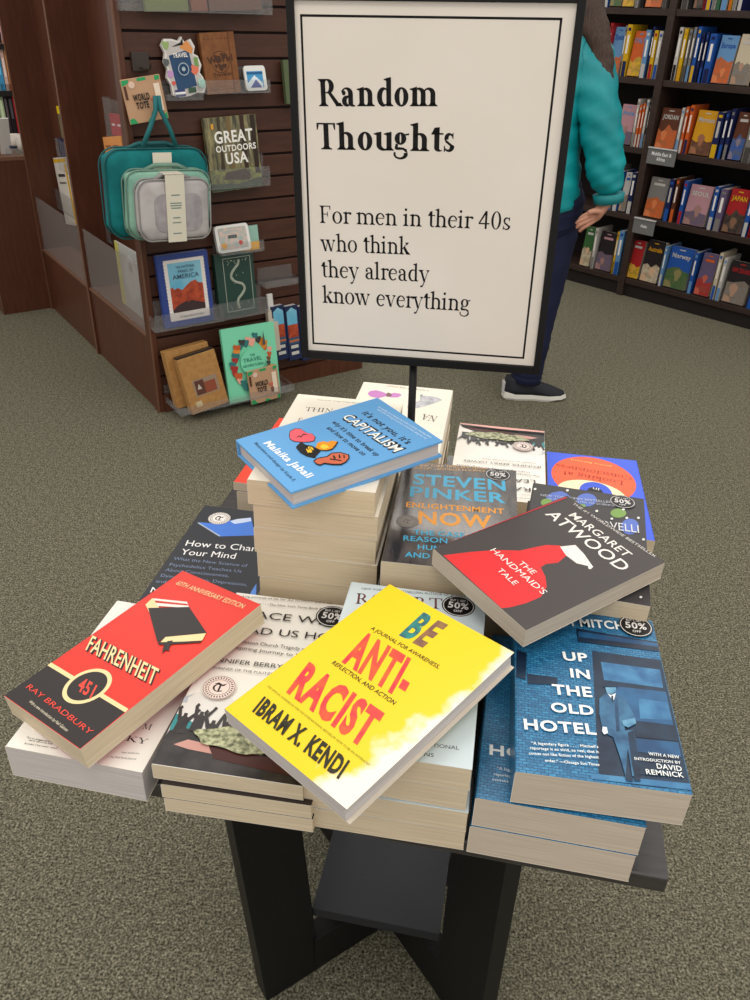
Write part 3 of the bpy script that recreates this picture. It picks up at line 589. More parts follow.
bk.text('author_lettering', [('JENNIFER BERRY HAWES', (212, 288), (560, 326), (212, 275))], (52, 48, 46), Gc)
bk.text('small_lettering', [('WINNER OF THE PULITZER PRIZE', (226, 312), (470, 340), (226, 305)), ('“A soul-shaking portrait of life for the survivors and a call', (250, 84), (600, 112), (250, 78)), ('for healing and promise.” —The New York Times Book Review', (250, 102), (600, 132), (250, 96))], (70, 64, 60), Gc)
grace_log = list(bk.log)
bk.seal((248, 372), .56, Gc, (236, 216, 208), (45, 35, 35))
bk.sticker((600, 150), .58, Gc)
DKC = ink((56, 48, 46))
Book('paperback with dark cover edge, middle one of the second front stack', (-3.7, 22.5, -22.42), -7.3, 5.17, 9.3, .66, DKC, PAGES)
Book('paperback with only tan pages showing, lowest of the second front stack', (-3.66, 22.5, -23.11), -7.3, 5.17, 9.3, .67, DKC, PAGES)

# --- left white thick book
Am = (0, 560, 2.885); Cm = (60, 680, 5.357)
bk = Book('thick white paperback at the left front corner under the red one', (-9.3, 23.12, -22.3), -10.4, 5.11, 8.35, 1.48, WHT, PAGES_W)
bk.text('title_lettering', [('M', (440, 262), (482, 268), (446, 232)), ('KY', (350, 325), (462, 345), (356, 295))], (36, 32, 32), Cm, font='serif')
bk.text('small_lettering', [('best nonfiction', (330, 392), (424, 398), (332, 383)), ('—The Wall Street Journal', (250, 415), (405, 428), (252, 405))], (60, 56, 54), Cm)
bk.text('small_lettering', [('“It’s no exaggeration to say', (75, 514), (165, 530), (77, 509)), ('this is one of the best', (82, 522), (150, 533), (83, 517)), ('books I’ve ever read.', (70, 531), (166, 546), (71, 526))], (50, 46, 44), Am)
bk.text('small_lettering', [('N', (378, 125), (388, 126), (382, 118))], (60, 56, 54), Am)

# --- pale blue stack
PB = ink((206, 219, 224)); Dc = (220, 570, 2.5)
bk = Book('pale blue paperback under the yellow journal, topmost of the third front stack', (1.21, 21.72, -19.85), -8.6, 5.47, 8.6, .96, PB, PAGES)
bk.text('title_lettering', [('ROBERT', (338, 84), (556, 98), (342, 58))], (110, 66, 70), Dc, font='serif')
bk.text('small_lettering', [('NEW YORK TIMES BESTSELLING AUTHOR OF BOOKS', (354, 49), (612, 68), (355, 44)), ('NATIONAL', (506, 440), (598, 450), (507, 431)), ('RELATIONS', (430, 455), (534, 468), (431, 446))], (70, 72, 74), Dc)
bk.sticker((596, 90), .56, Dc)
for i, (dx, dy, l) in enumerate(((.02, .04, 'second'), (.06, -.03, 'third'), (.03, 0, 'lowest'))):
    Book('pale blue paperback, %s from the top of the stack under the yellow journal' % l if l != 'lowest' else 'pale blue paperback, lowest of the stack under the yellow journal', (1.21+dx, 21.72+dy, -20.84-.99*i), -8.6+.5*(i-1), 5.47, 8.6, .95, PB, PAGES)

# --- Enlightenment Now stack
Hh = (360, 410, 3.75); GLS = mat('grey_streaked_gloss_print', (92, 84, 80), .16, .6, 'noise', (46, 40, 40), 22., stretch=(4, 1, 1), coat=.5)
bk = Book('dark grey glossy paperback with blue and orange capitals, right of the tall cream stack', (3.55, 30.52, -18.9), -6.6, 5.5, 8.6, 1.6, GLS, PAGES)
BL = (70, 176, 216); OR = (240, 160, 48)
bk.text('author_lettering', [('STEVEN', (198, 277), (547, 302), (203, 240)), ('PINKER', (186, 323), (547, 349), (193, 288))], BL, Hh, bold=.03)
bk.text('title_lettering', [('ENLIGHTENMENT', (172, 363), (541, 390), (176, 345)), ('NOW', (217, 425), (496, 443), (223, 380))], OR, Hh, bold=.03)
bk.text('subtitle_lettering', [('THE CASE FOR', (200, 466), (490, 486), (203, 449)), ('REASON, SCIENCE,', (162, 489), (540, 515), (165, 471)), ('HUMANISM,', (216, 522), (440, 538), (218, 505)), ('AND PROGRESS', (168, 550), (480, 575), (171, 532))], BL, Hh, bold=.02)
bk.text('small_lettering', [('NEW YORK TIMES BESTSELLER', (214, 212), (480, 222), (216, 203)), ('THE NO. 1 BESTSELLER IN SCIENCE', (206, 222), (470, 232), (208, 215))], (214, 170, 110), Hh)
bk.seal((178, 418), .45, Hh, (140, 132, 126), (96, 90, 86))
bk.sticker((517, 243), .52, Hh)
Book('thick paperback, middle one of the stack below the blue and orange capitals', (3.5, 30.5, -20.53), -6.2, 5.5, 8.6, 1.6, GLS, PAGES)
Book('thick paperback, lowest of the stack below the blue and orange capitals', (3.55, 30.55, -22.16), -6.9, 5.5, 8.6, 1.62, GLS, PAGES)

# --- How to Change Your Mind
Ic = (140, 490, 5.77); DK2 = ink((48, 50, 56))
bk = Book('dark paperback with a blue patch and white title, left of the tall cream stack', (-7.0, 31.05, -22.1), -9.3, 4.9, 8.1, .84, DK2, PAGES)
bk.polys('cover_art', [((70, 122, 214), [(332, 190), (345, 186), (410, 192), (640, 158), (665, 262), (460, 268)]), ((196, 210, 236), [(520, 180), (560, 168), (640, 160), (642, 180), (590, 190), (545, 196)]), ((170, 182, 200), [(330, 190), (340, 188), (466, 266), (455, 268)]), ((90, 140, 220), [(640, 590), (672, 540), (672, 620), (630, 620)])], k=Ic)
bk.text('title_lettering', [('How to Change', (260, 322), (742, 362), (274, 290)), ('Your Mind', (231, 372), (547, 398), (246, 340))], (244, 244, 244), Ic, bold=.0, shear=True)
bk.text('subtitle_lettering', [('What the New Science of', (192, 403), (618, 446), (199, 387)), ('Psychedelics Teaches Us', (168, 438), (584, 478), (175, 422)), ('About Consciousness,', (144, 468), (512, 504), (151, 452)), ('Dying, Addiction, Depression,', (118, 501), (616, 556), (125, 485)), ('and Transcendence', (90, 534), (420, 566), (97, 518))], (126, 142, 172), Ic, shear=True)
bk.text('author_lettering', [('Michael Pollan', (58, 592), (480, 640), (72, 562))], (244, 244, 244), Ic, shear=True)
bk.seal((458, 165), .5, Ic, (238, 232, 226), (35, 32, 32))
Book('dark paperback lying directly under the one with the blue patch', (-6.98, 31.1, -22.97), -9.6, 4.9, 8.1, .81, DK2, PAGES)

# --- red book behind
bk = Book('red paperback showing at the far left behind the tall cream stack', (-4.3, 41.0, -21.8), -10.4, 5.2, 8.2, .5, ink((225, 70, 52)), PAGES_G)
Book('paperback with grey page edge beneath the red one at the far left', (-4.2, 41.0, -22.33), -9.6, 5.2, 8.2, 1.45, ink((120, 116, 110)), PAGES_G)

# --- tall cream stack
CRM = ink((238, 230, 214)); Mc = (225, 375, 6.25)
bk = Book('cream paperback directly beneath the sky blue hardback', (-1.98, 31.95, -16.2), -7.9, 5.2, 8.6, 1.14, CRM, PAGES)
bk.text('title_lettering', [('THIN', (498, 224), (668, 236), (508, 200)), ('E', (452, 290), (476, 292), (460, 268))], (90, 78, 70), Mc, font='serif')
bk.text('small_lettering', [('THE NEW YORK TIMES BESTSELLER', (572, 158), (900, 184), (573, 152))], (150, 140, 128), Mc)
ths = [1.14, 1.25, 1.3, 1.35, 1.35]; offs = [(.16, 0, 0), (.1, .02, .3), (.22, 0, -.2), (.25, .02, .2), (.22, 0, 0)]; z = -17.35
for i in range(5):
    Book('cream paperback, %s in the tall stack under the sky blue hardback' % (ORD[i]+' from the top' if i < 4 else 'lowest'), (-1.98+offs[i][0], 31.95+offs[i][1], z), -7.9+offs[i][2], 5.15, 8.5, ths[i]-.012, CRM, PAGES); z -= ths[i]-.012+.012

# --- Rovelli stack
Bc = (430, 430, 3.0); DRK = ink((64, 62, 64)); c0 = (8.95, 28.72)
bk = Book('dark paperback with blue and green spots, topmost beneath the charcoal one at the right', (*c0, -18.85), -13.1, 5.05, 8.17, .95, DRK, PAGES)
arts = []
for (x, y, ww, hh, a) in ((385, 205, 40, 20, 0), (470, 210, 34, 20, 0), (600, 290, 30, 24, 0), (390, 200, 22, 16, 0)):
    arts.append(((92, 118, 200), [(x+ww*math.cos(t)*.9, y+hh*math.sin(t)) for t in [k*.42 for k in range(15)]]))
for (x, y, ww, hh) in ((350, 218, 18, 12), (565, 250, 24, 14), (450, 228, 18, 6)):
    arts.append(((124, 160, 84), [(x+ww*math.cos(t), y+hh*math.sin(t)) for t in [k*.42 for k in range(15)]]))
for (x, y) in ((315, 178), (412, 182), (500, 244), (590, 265), (625, 265), (580, 240), (632, 503), (640, 330), (545, 268)):
    arts.append(((230, 230, 226), [(x+4.5*math.cos(t), y+3.5*math.sin(t)) for t in [k*.8 for k in range(8)]]))
bk.polys('cover_art', arts, k=Bc)
bk.text('small_lettering', [('NEW YORK TIMES BESTSELLER', (332, 200), (545, 222), (333, 194)), ('“A GIFTED WRITER OF SCIENCE”', (350, 210), (560, 232), (351, 205))], (190, 196, 210), Bc)
bk.text('author_lettering', [('ROVELLI', (488, 292), (627, 311), (488, 270))], (224, 226, 226), Bc, bold=.0)
bk.sticker((577, 217), .5, Bc)
for i, (dx, dy) in enumerate(((-.5, -.02), (-.3, 0), (-.1, .03), (-.25, 0))):
    l = ORD[i]+' from the top' if i < 3 else 'lowest'
    Book('dark paperback, %s in the stack beneath the blue and green spots' % l, (c0[0]+dx+.45, c0[1]+dy+.12, -19.83-.99*i), -12.4+.6*i, 5.05, 8.0, .96, DRK, PAGES)

# --- books facing the far side
Kc = (340, 370, 6.25)
bk = Book('cream paperback with a pink flower and grey feather at the back of the table', (1.13, 40.95, -19.2), -8.5, 5.39, 8.3, 1.1, CRM, PAGES, flip=True)
FT = mat('feather_print', (150, 152, 160), .35, .5, 'noise', (196, 196, 200), 120.)
bk.polys('cover_art', [((196, 120, 190), [(172, 150), (185, 132), (225, 126), (265, 136), (300, 150), (340, 142), (375, 148), (386, 158), (360, 172), (320, 172), (285, 165), (240, 176), (195, 168)]), ((110, 70, 60), [(285, 158), (300, 140), (318, 148), (325, 162), (300, 168)]),
    (FT, [(500, 158), (560, 162), (610, 172), (640, 188), (600, 205), (540, 225), (480, 238), (425, 240), (420, 226), (450, 212), (500, 190)]), ((120, 122, 128), [(500, 158), (520, 150), (506, 172)])], k=Kc)
bk.text('title_lettering', [('NA', (612, 292), (520, 276), (600, 326))], (96, 84, 76), Kc, font='serif')
bk.text('small_lettering', [('A NOVEL OF THE COAST', (560, 127), (290, 94), (558, 136))], (170, 150, 140), Kc)
for i in range(3):
    l = ORD[i]+' from the top' if i < 2 else 'lowest'
    Book('cream paperback, %s in the stack under the pink flower' % l, (1.13+.05*i, 40.95, -20.32-1.15*i), -8.5+.4*i, 5.35, 8.3, 1.13, CRM, PAGES)
bk = Book('white paperback facing away, its upside-down raised hands near the black pole', (6.75, 39.35, -21.0), -8.5, 5.0, 8.3, .9, WHT, PAGES, flip=True)
bk.replay(grace_log)
bk.polys('pink_strip', [((226, 170, 160), [(.02, .02), (5.0, .02), (5.0, .16), (2.6, .3), (.02, .2)])], px=False)
bk.seal(None, .52, uv=(1.25, 2.25), base=(232, 214, 206))
for i in range(2):
    l = ['middle one', 'lowest'][i]
    Book('white edged paperback, %s of the stack with upside-down raised hands' % l, (6.75+.05*i, 39.35, -21.92-.94*i), -8.5+.4*i, 5.0, 8.3, .92, WHT, PAGES)
Jc = (540, 430, 5.769)
bk = Book('bright blue paperback with an orange oval and upside-down title at the far right', (11.96, 38.03, -22.0), -8.5, 5.18, 8.5, .85, ink((66, 98, 226)), PAGES, flip=True)
def ell(cx, cy, rx, ry, slope, n=32): return [(cx+rx*math.cos(t), cy+slope*rx*math.cos(t)+ry*math.sin(t)) for t in [2*math.pi*k/n for k in range(n)]]
bk.polys('eye_drawing', [((246, 100, 60), ell(310, 285, 245, 125, .16)), ((246, 232, 190), ell(300, 370, 200, 75, .17)), ((62, 92, 214), ell(322, 360, 95, 58, .16)), ((24, 24, 28), ell(318, 365, 48, 34, .16))], k=Jc)
bk.text('title_lettering', [('Consciousness', (530, 270), (95, 195), (526, 292)), ('Looking at', (482, 296), (135, 236), (478, 318))], (170, 60, 40), Jc, font='serif')
bk.text('small_lettering', [('Jessica Bernard', (415, 208), (180, 168), (413, 216))], (246, 200, 120), Jc)
bk.text('small_lettering', [('in', (342, 338), (306, 332), (340, 352))], (240, 240, 235), Jc)
Book('paperback directly beneath the bright blue one at the far right', (11.9, 38.05, -22.88), -8.3, 5.15, 8.5, .9, ink((66, 98, 226)), PAGES)

# ================================================================== SIGN ON ITS POLE
bl, br, tr, tl = (np.array(p)+np.array([0, 0, HC]) for p in ((-3.18, 36.5, -13.55), (6.55, 35.04, -13.36), (6.22, 34.65, -.04), (-3.5, 36.1, -.24)))
ex = (br-bl)/np.linalg.norm(br-bl); ey = tl-bl; ey = ey-ex*(ey@ex); ey /= np.linalg.norm(ey); ez = np.cross(ex, ey)
SF = Fr(bl, ex, ey, ez)
SFz = Fr(SF.w(4.9, -1.2, -.3)*np.array([1, 1, 0])+np.array([0, 0, TH]))
sign = thing('sign_holder', 'tall framed white sign reading Random Thoughts on a thin black pole', 'sign', SFz)
def inF(o, fr): o.matrix_parent_inverse = sign.matrix_world.inverted(); o.matrix_world = fr.M(); return o
X0, Y0 = SF.px(303, 355)[0], SF.px(303, 356)[1]; X1 = SF.px(539.5, 374)[0]; Y1 = SF.px(287, -6)[1]
ix0, iy0 = SF.px(309, 349); ix1 = SF.px(533.5, 366)[0]; iy1 = SF.px(293, 0)[1]
m = MB(); d = .5
for q in ((X0, ix0, Y0, Y1), (ix1, X1, Y0, Y1), (ix0, ix1, Y0, iy0), (ix0, ix1, iy1, Y1)): m.box(*q, -.25, .25)
def partw(mb, name, mats, fr, **k):
    ob = mb.build(name, mats, None, **k); ob.parent = sign; ob.matrix_world = fr.M()
    ob.matrix_parent_inverse = Matrix.Identity(4); ob.matrix_basis = sign.matrix_world.inverted()@fr.M(); return ob
partw(m, 'frame', [BLACKM], SF, bevel=.03)
m = MB(); m.box(ix0-.1, ix1+.1, iy0-.1, iy1+.1, -.15, .1); partw(m, 'sign_card', [mat('sign_paper', (230, 222, 211), .35, .5, 'noise', (226, 218, 206), 8.)], SF)
bw, bh = float(np.linalg.norm(br-bl)), float((tl-bl)@ey)
m = MB(); lw = .085
for q in ((0, bw, 0, lw), (0, bw, bh-lw, bh), (0, lw, 0, bh), (bw-lw, bw, 0, bh)): m.poly([(q[0], q[2]), (q[1], q[2]), (q[1], q[3]), (q[0], q[3])], .106)
partw(m, 'border_line', [ink((14, 12, 12), .7)], SF)
Sp = (280, 0, 2.419)
def sp(p): return tuple(SF.px(Sp[0]+p[0]/Sp[2], Sp[1]+p[1]/Sp[2], .1))
m = MB()
for t, a, b, c in (('Random', (95, 257), (381, 257), (95, 191)), ('Thoughts', (91, 361), (421, 367), (91, 297))): put_text(m, t, sp(a), sp(b), sp(c), .108, 0, 'serif', 1.)
partw(m, 'title_lettering', [ink((14, 12, 12), .7)], SF)
m = MB()
for t, a, b, c in (('For men in their 40s', (97, 539), (556, 556), (97, 497)), ('who think', (98, 607), (315, 616), (98, 565)), ('they already', (101, 670), (361, 682), (101, 629)), ('know everything', (103, 732), (459, 753), (103, 691))): put_text(m, t, sp(a), sp(b), sp(c), .108, 0, 'serif', 0.)
partw(m, 'message_lettering', [ink((14, 12, 12), .7)], SF)
pt = hit(413, 372, (0, 36, 0), np.array([0, 1., 0])); pb = hit(411, 420, (0, 36, 0), np.array([0, 1., 0]))
pb = pb+(pb-pt)*((pb[2]-TH-.3)/(pt[2]-pb[2])); L0 = SFz.l(pt+np.array([0, .1, 1.0])); L1 = SFz.l(pb)
m = MB(); m.tube([L0, L1], .19, n=14); m.build('pole', [BLACKM], sign, smooth=True)
m = MB(); m.box(L0[0]-.4, L0[0]+.4, L0[1]-.1, L0[1]+.4, L0[2]-.3, L0[2]+1.0); m.build('frame_clamp', [BLACKM], sign, bevel=.05)
m = MB(); m.box(L1[0]-.8, L1[0]+.8, L1[1]-.25, L1[1]+.25, .02, .3); m.build('base_plate', [BLACKM], sign)
# ================================================================== SLATWALL FIXTURE AT THE LEFT
K0 = at(159, 413, 0); GY = R(35.2); g1 = np.array([math.cos(GY), math.sin(GY), 0]); g2 = np.array([-math.sin(GY), math.cos(GY), 0]); UP = np.array([0, 0, 1.])
GF = Fr(K0, g1, g2, UP)                    # x along the slatted front, y back along the side, z up
def gfront(x, y, off=0.): p = GF.l(hit(x, y, GF.w(0, off, 0), g2)); return np.array([p[0], p[2]])
def gside(x, y, off=0.): p = GF.l(hit(x, y, GF.w(off, 0, 0), g1)); return np.array([p[1], p[2]])
GL, GS = 37.0, 58.0
gon = thing('slatwall_display', 'brown slatted display fixture with walnut side panels, behind the table at left', 'display fixture', GF)
m = MB(); m.box(.9, GL, .9, 1.4, 0, 84); m.build('backing_panel', [mat('slat_groove', (38, 22, 17), .8)], gon)
m = MB(); z = 2.6
while z < 83: m.box(1.0, GL-.2, .25, .95, z+.22, z+2.9); z += 3.0
m.build('slat_panel', [SLAT], gon, bevel=.05)
m = MB(); m.box(0, .95, 0, 1.8, 0, 84); m.build('corner_post', [WALNUT], gon, bevel=.06)
m = MB(); m.box(-.03, .22, -.04, .06, 0, 84); m.build('edge_strip', [EDGE], gon)
m = MB(); m.box(GL-.6, GL, 0, 8, 0, 84); m.build('end_panel', [WALNUT], gon)
m = MB(); m.box(.95, GL, -.3, .3, 0, 2.7); m.build('kick_board', [WALNUT], gon)
for y0, y1 in ((1.8, 28.4), (29.4, GS-.8)):
    m = MB(); m.box(5.5, 6.3, y0, y1, 11.8, 84); m.build('wall_panel', [WALNUT], gon)
    m = MB(); m.box(.25, 6, y0, y1, 0, 11.5); m.build('lower_panel', [WALNUT], gon)
    m = MB(); m.box(.0, 6, y0, y1, 11.5, 11.9); m.build('ledge', [EDGE], gon, bevel=.04)
    m = MB(); m.box(.35, .5, y0+.2, y1-.2, 11.9, 21.7); m.build('acrylic_front', [ACRYL2], gon)
for y0 in (28.4, GS-.8):
    m = MB(); m.box(-.1, 6.2, y0, y0+.95, 0, 84); o = m.build('divider_panel', [WALNUT], gon)
    m = MB(); m.box(-.14, .02, y0+.1, y0+.85, 0, 84); m.build('edge_strip', [EDGE], o)
m = MB()
for (x, y) in ((70, 3), (93, 187), (23, 13)):
    q = gside(x, y, 5.45); m.tube([(5.5, q[0], q[1]), (5.42, q[0], q[1])], .12, n=8)
m.build('panel_screws', [EDGE], gon)

def flat(name, label, cat, pts_px, off, th, mats, up=None, group=None, lean=0., ot=None):
    """frame for an object standing in front of the slats: pts = bl, br, tl in the photo"""
    ot = off*.55 if ot is None else ot
    bl, br, tl = gfront(*pts_px[0], off), gfront(*pts_px[1], off), gfront(*pts_px[2], ot)
    a = GF.w(bl[0], off, bl[1]); b = GF.w(br[0], off, br[1]); c = GF.w(tl[0], ot, tl[1])
    ex = (b-a)/np.linalg.norm(b-a); w = np.linalg.norm(b-a); ey = c-a; h = ey@ (ey-ex*(ey@ex))/np.linalg.norm(ey-ex*(ey@ex)); ey = ey-ex*(ey@ex); ey /= np.linalg.norm(ey)
    if lean: ey = ey*math.cos(lean)+np.cross(ex, ey)*-math.sin(lean)
    ez = np.cross(ex, ey); F = Fr(a-ez*th, ex, ey, ez)
    t = thing(name, label, cat, F, group); t['_w'] = float(w); 
    del t['_w']
    return t, F, float(w), float(h)
def fbook(name, label, pts, off, th, cover, hard=True, group=None, cat='book', lean=0., pages=PAGES_W, ot=None):
    t, F, w, h = flat(name, label, cat, pts, off, th, None, group=group, lean=lean, ot=ot)
    m = MB(); c = .1 if hard else .03; m.box(0, w, 0, h, th-c, th); m.box(0, w, 0, h, 0, c); m.box(0, c, 0, h, c, th-c); cv = m.build('cover', [cover], t)
    m = MB(); m.box(c, w-.08, .06, h-.06, c, th-c); m.build('pages', [pages], t)
    return t, cv, w, h, th
def art(par, name, items, z):
    m = MB(); ms = []
    for i, (c, pts) in enumerate(items):
        q = ink(c) if isinstance(c, tuple) else c
        if q not in ms: ms.append(q)
        m.poly(pts, z+.012*(i+1), ms.index(q))
    return m.build(name, ms, par)
def words(par, name, items, col, z, font='sans', bold=0.):
    m = MB()
    for t, x0, y0, x1, hh in items: put_text(m, t, (x0, y0), (x1, y0), (x0, y0+hh), z, 0, font, bold)
    return m.build(name, [ink(col) if isinstance(col, tuple) else col], par)
def rc(x0, x1, y0, y1): return [(x0, y0), (x1, y0), (x1, y1), (x0, y1)]
def tray(pts, off, depth=2.2, lip=2.2, label='clear acrylic shelf', name='acrylic_shelf', group='clear acrylic shelves on the slatted front'):
    (xa, za), (xb, zb) = gfront(*pts[0], off), gfront(*pts[1], off)
    z0 = (za+zb)/2; F = Fr(GF.w(xa, .2, z0), g1, g2, UP); w = xb-xa; d = -off+.2
    t = thing(name, label, 'shelf', F, group)
    m = MB(); m.box(0, w, -d, 0, 0, .13); m.build('shelf_plate', [ACRYL], t)
    m = MB(); m.box(0, w, -d-.12, -d, 0, lip); m.build('front_lip', [ACRYL], t)
    m = MB(); m.box(0, w, -.1, 0, 0, lip+1.4); m.build('back_plate', [ACRYL], t)
    m = MB(); m.box(-.1, 0, -d, 0, 0, lip*.8); m.box(w, w+.1, -d, 0, 0, lip*.8); m.build('end_plates', [ACRYL], t)
GB = 'books displayed on the slatted front'
# Great Outdoors USA
FOR = mat('forest_photo_print', (150, 140, 96), .3, .5, 'noise', (58, 58, 44), 30., stretch=(3, .6, 1))
t, cv, w, h, th = fbook('travel_book', 'forest photo travel book reading GREAT OUTDOORS USA on the slatted front', ((213, 193), (263, 186), (199, 119)), -1.6, .7, FOR, group=GB)
GRN = mat('undergrowth_print', (150, 150, 70), .3, .5, 'noise', (70, 78, 48), 60.)
art(cv, 'cover_photo', [(GRN, rc(.05, w-.05, .05, h*.3)), ((72, 84, 70), [(0.05, .05), (w-.05, .05), (w-.05, h*.14), (w*.5, h*.08), (.05, h*.12)]), ((60, 42, 34), rc(w*.68, w*.76, h*.28, h)), ((52, 38, 30), rc(w*.88, w*.97, h*.2, h)), ((120, 100, 66), rc(w*.42, w*.5, h*.3, h)), ((70, 56, 40), rc(w*.25, w*.29, h*.28, h)), ((70, 50, 38), [(w*.25, h*.16), (w*.75, h*.12), (w*.78, h*.2), (w*.7, h*.28), (w*.3, h*.26)]), ((222, 160, 60), rc(w*.12, w*.17, h*.85, h*.92))], th)
words(cv, 'title_lettering', [('GREAT', w*.16, h*.66, w*.9, h*.15), ('OUTDOORS', w*.16, h*.54, w*.94, h*.08), ('USA', w*.32, h*.37, w*.76, h*.14)], (240, 238, 230), th+.12, bold=.035)
tray(((206, 192), (270, 184)), -1.8, lip=2.6, label='clear acrylic shelf holding the forest photo travel book')
# national parks book
t, cv, w, h, th = fbook('travel_book', 'blue travel book with a red canyon picture and stamp edge, on the slatted front', ((166, 329), (215, 320), (152, 257)), -1.8, .9, ink((52, 72, 140)), group=GB)
ST = (236, 228, 222)
n = 18; fr_ = []
x0, x1, y0, y1 = w*.11, w*.92, h*.08, h*.93
edge = []
for k in range(n): edge += [(x0+(x1-x0)*k/n, y0), (x0+(x1-x0)*(k+.5)/n, y0+.12)]
for k in range(n): edge += [(x1, y0+(y1-y0)*k/n), (x1-.12, y0+(y1-y0)*(k+.5)/n)]
for k in range(n): edge += [(x1-(x1-x0)*k/n, y1), (x1-(x1-x0)*(k+.5)/n, y1-.12)]
for k in range(n): edge += [(x0, y1-(y1-y0)*k/n), (x0+.12, y1-(y1-y0)*(k+.5)/n)]
SKYP = mat('sky_print', (96, 180, 214), .3, .5, 'noise', (150, 206, 224), 8.); RCK = mat('red_rock_print', (196, 84, 48), .3, .5, 'noise', (150, 54, 34), 60.)
X = lambda f: w*f; Y = lambda f: h*f
art(cv, 'cover_picture', [(ST, edge), (SKYP, rc(X(.19), X(.84), Y(.2), Y(.88))), (RCK, [(X(.19), Y(.22)), (X(.84), Y(.22)), (X(.84), Y(.56)), (X(.74), Y(.58)), (X(.7), Y(.62)), (X(.6), Y(.6)), (X(.5), Y(.55)), (X(.42), Y(.5)), (X(.34), Y(.54)), (X(.26), Y(.52)), (X(.24), Y(.56)), (X(.19), Y(.54))]),
    ((66, 50, 52), [(X(.19), Y(.2)), (X(.84), Y(.2)), (X(.84), Y(.28)), (X(.6), Y(.34)), (X(.45), Y(.34)), (X(.3), Y(.3)), (X(.19), Y(.24))]), ((150, 66, 44), [(X(.5), Y(.32)), (X(.53), Y(.32)), (X(.52), Y(.45)), (X(.51), Y(.45))])], th)
words(cv, 'title_lettering', [('THE NATIONAL', w*.34, h*.8, w*.72, h*.035), ('PARKS OF', w*.38, h*.74, w*.68, h*.04), ('AMERICA', w*.26, h*.66, w*.78, h*.06), ('STORIES AND PICTURES', w*.3, h*.12, w*.78, h*.025)], (72, 96, 120), th+.1, 'sans', .01)
tray(((156, 333), (224, 321)), -2.1, lip=2.4, label='clear acrylic shelf holding the blue canyon travel book')
# green journal
t, cv, w, h, th = fbook('journal', 'dark green journal with a silver winding path on its cover', ((221, 319), (258, 312), (211, 256)), -1.5, 1.3, mat('green_cloth', (26, 62, 54), .5), cat='journal')
SV = (168, 176, 160); path = [(.5, .12), (.46, .2), (.5, .28), (.62, .34), (.72, .42), (.66, .5), (.48, .54), (.34, .6), (.34, .68), (.46, .76), (.58, .82), (.62, .9)]
m = MB(); pts = [(w*(.12+.8*a), h*b, th+.05) for a, b in path]
sm = []
for i in range(len(pts)-1):
    p0, p1, p2, p3 = (np.array(pts[min(max(j, 0), len(pts)-1)]) for j in (i-1, i, i+1, i+2))
    for k in range(5):
        u = k/5; sm.append(.5*((2*p1)+(-p0+p2)*u+(2*p0-5*p1+4*p2-p3)*u*u+(-p0+3*p1-3*p2+p3)*u**3))
m.tube(sm, .2, n=6); m.build('winding_path', [ink(SV)], cv)
m = MB()
for q in (rc(w*.2, w*.92, h*.08, h*.09), rc(w*.2, w*.92, h*.92, h*.93), rc(w*.2, w*.215, h*.08, h*.93), rc(w*.905, w*.92, h*.08, h*.93)): m.poly(q, th+.02)
for k in range(26):
    a, b = random.uniform(.25, .88), random.choice([random.uniform(.1, .2), random.uniform(.84, .9), random.uniform(.5, .85)])
    m.poly(circ(w*a, h*b, .09, 5), th+.02)
m.build('silver_ornament', [ink(SV)], cv)
tray(((214, 323), (268, 312)), -2.1, lip=2.6, label='clear acrylic shelf holding the dark green journal')
# mint picture book
t, cv, w, h, th = fbook('picture_book', 'large mint green picture book with animals round its title, on the lowest shelf', ((230, 404), (281, 393), (210, 332)), -5.0, .6, ink((126, 218, 178)), group=GB, ot=-3.0)
its = []
for k in range(34):
    a = k*2*math.pi/34; r = random.uniform(.26, .36); c = random.choice([(196, 92, 46), (222, 140, 50), (60, 60, 58), (168, 50, 48), (240, 226, 200), (52, 120, 120), (120, 84, 60), (236, 170, 150)])
    x, y = w*(.5+r*math.cos(a)*1.1), h*(.52+r*math.sin(a)); its.append((c, blob(x, y, random.uniform(.35, .7), 9, .35)))
its.append(((126, 218, 178), circ(w*.5, h*.52, w*.23, 24, h*.17)))
its.append(((80, 84, 80), [(w*.72, h*.72), (w*.78, h*.72), (w*.755, h*.92)]))
art(cv, 'cover_animals', its, th)
words(cv, 'title_lettering', [('THE', w*.45, h*.6, w*.55, h*.03), ('TRAVEL', w*.32, h*.53, w*.68, h*.05), ('ADVENTURES', w*.3, h*.46, w*.7, h*.035)], (60, 140, 120), th+.5, bold=.02)
# kraft boxes
KR = mat('kraft_card', (176, 132, 78), .75, .2, 'noise', (164, 120, 70), 60.)
t, F, w, h = flat('gift_box', 'plain kraft gift box leaning behind the windowed box', 'box', ((178, 409), (204, 401), (157, 355)), -3.6, 1.8, None, ot=-2.2)
m = MB(); m.box(0, w+2.6, 0, h, 0, 1.8); m.build('box_body', [KR], t, bevel=.06)
t, F, w, h = flat('gift_box', 'kraft gift box with a small clear window, on the lowest shelf', 'box', ((193, 415), (229, 402), (177, 361)), -5.8, 1.8, None, ot=-4.2)
m = MB(); m.box(0, w, 0, h, 0, 1.8); bx_ = m.build('box_body', [KR], t, bevel=.06)
art(bx_, 'clear_window', [((150, 128, 110), rc(w*.22, w*.86, h*.28, h*.58)), ((92, 56, 44), rc(w*.26, w*.5, h*.3, h*.56)), ((142, 74, 52), rc(w*.5, w*.8, h*.3, h*.5)), ((190, 180, 170), [(w*.3, h*.4), (w*.42, h*.4), (w*.36, h*.5)])], 1.8)
art(bx_, 'paper_label', [((196, 178, 140), rc(w*.16, w*.32, h*.1, h*.2))], 1.8)
m = MB(); m.box(.05, w-.05, h, h+.25, .2, 1.5); m.build('dark_lid', [ink((40, 34, 30))], t)
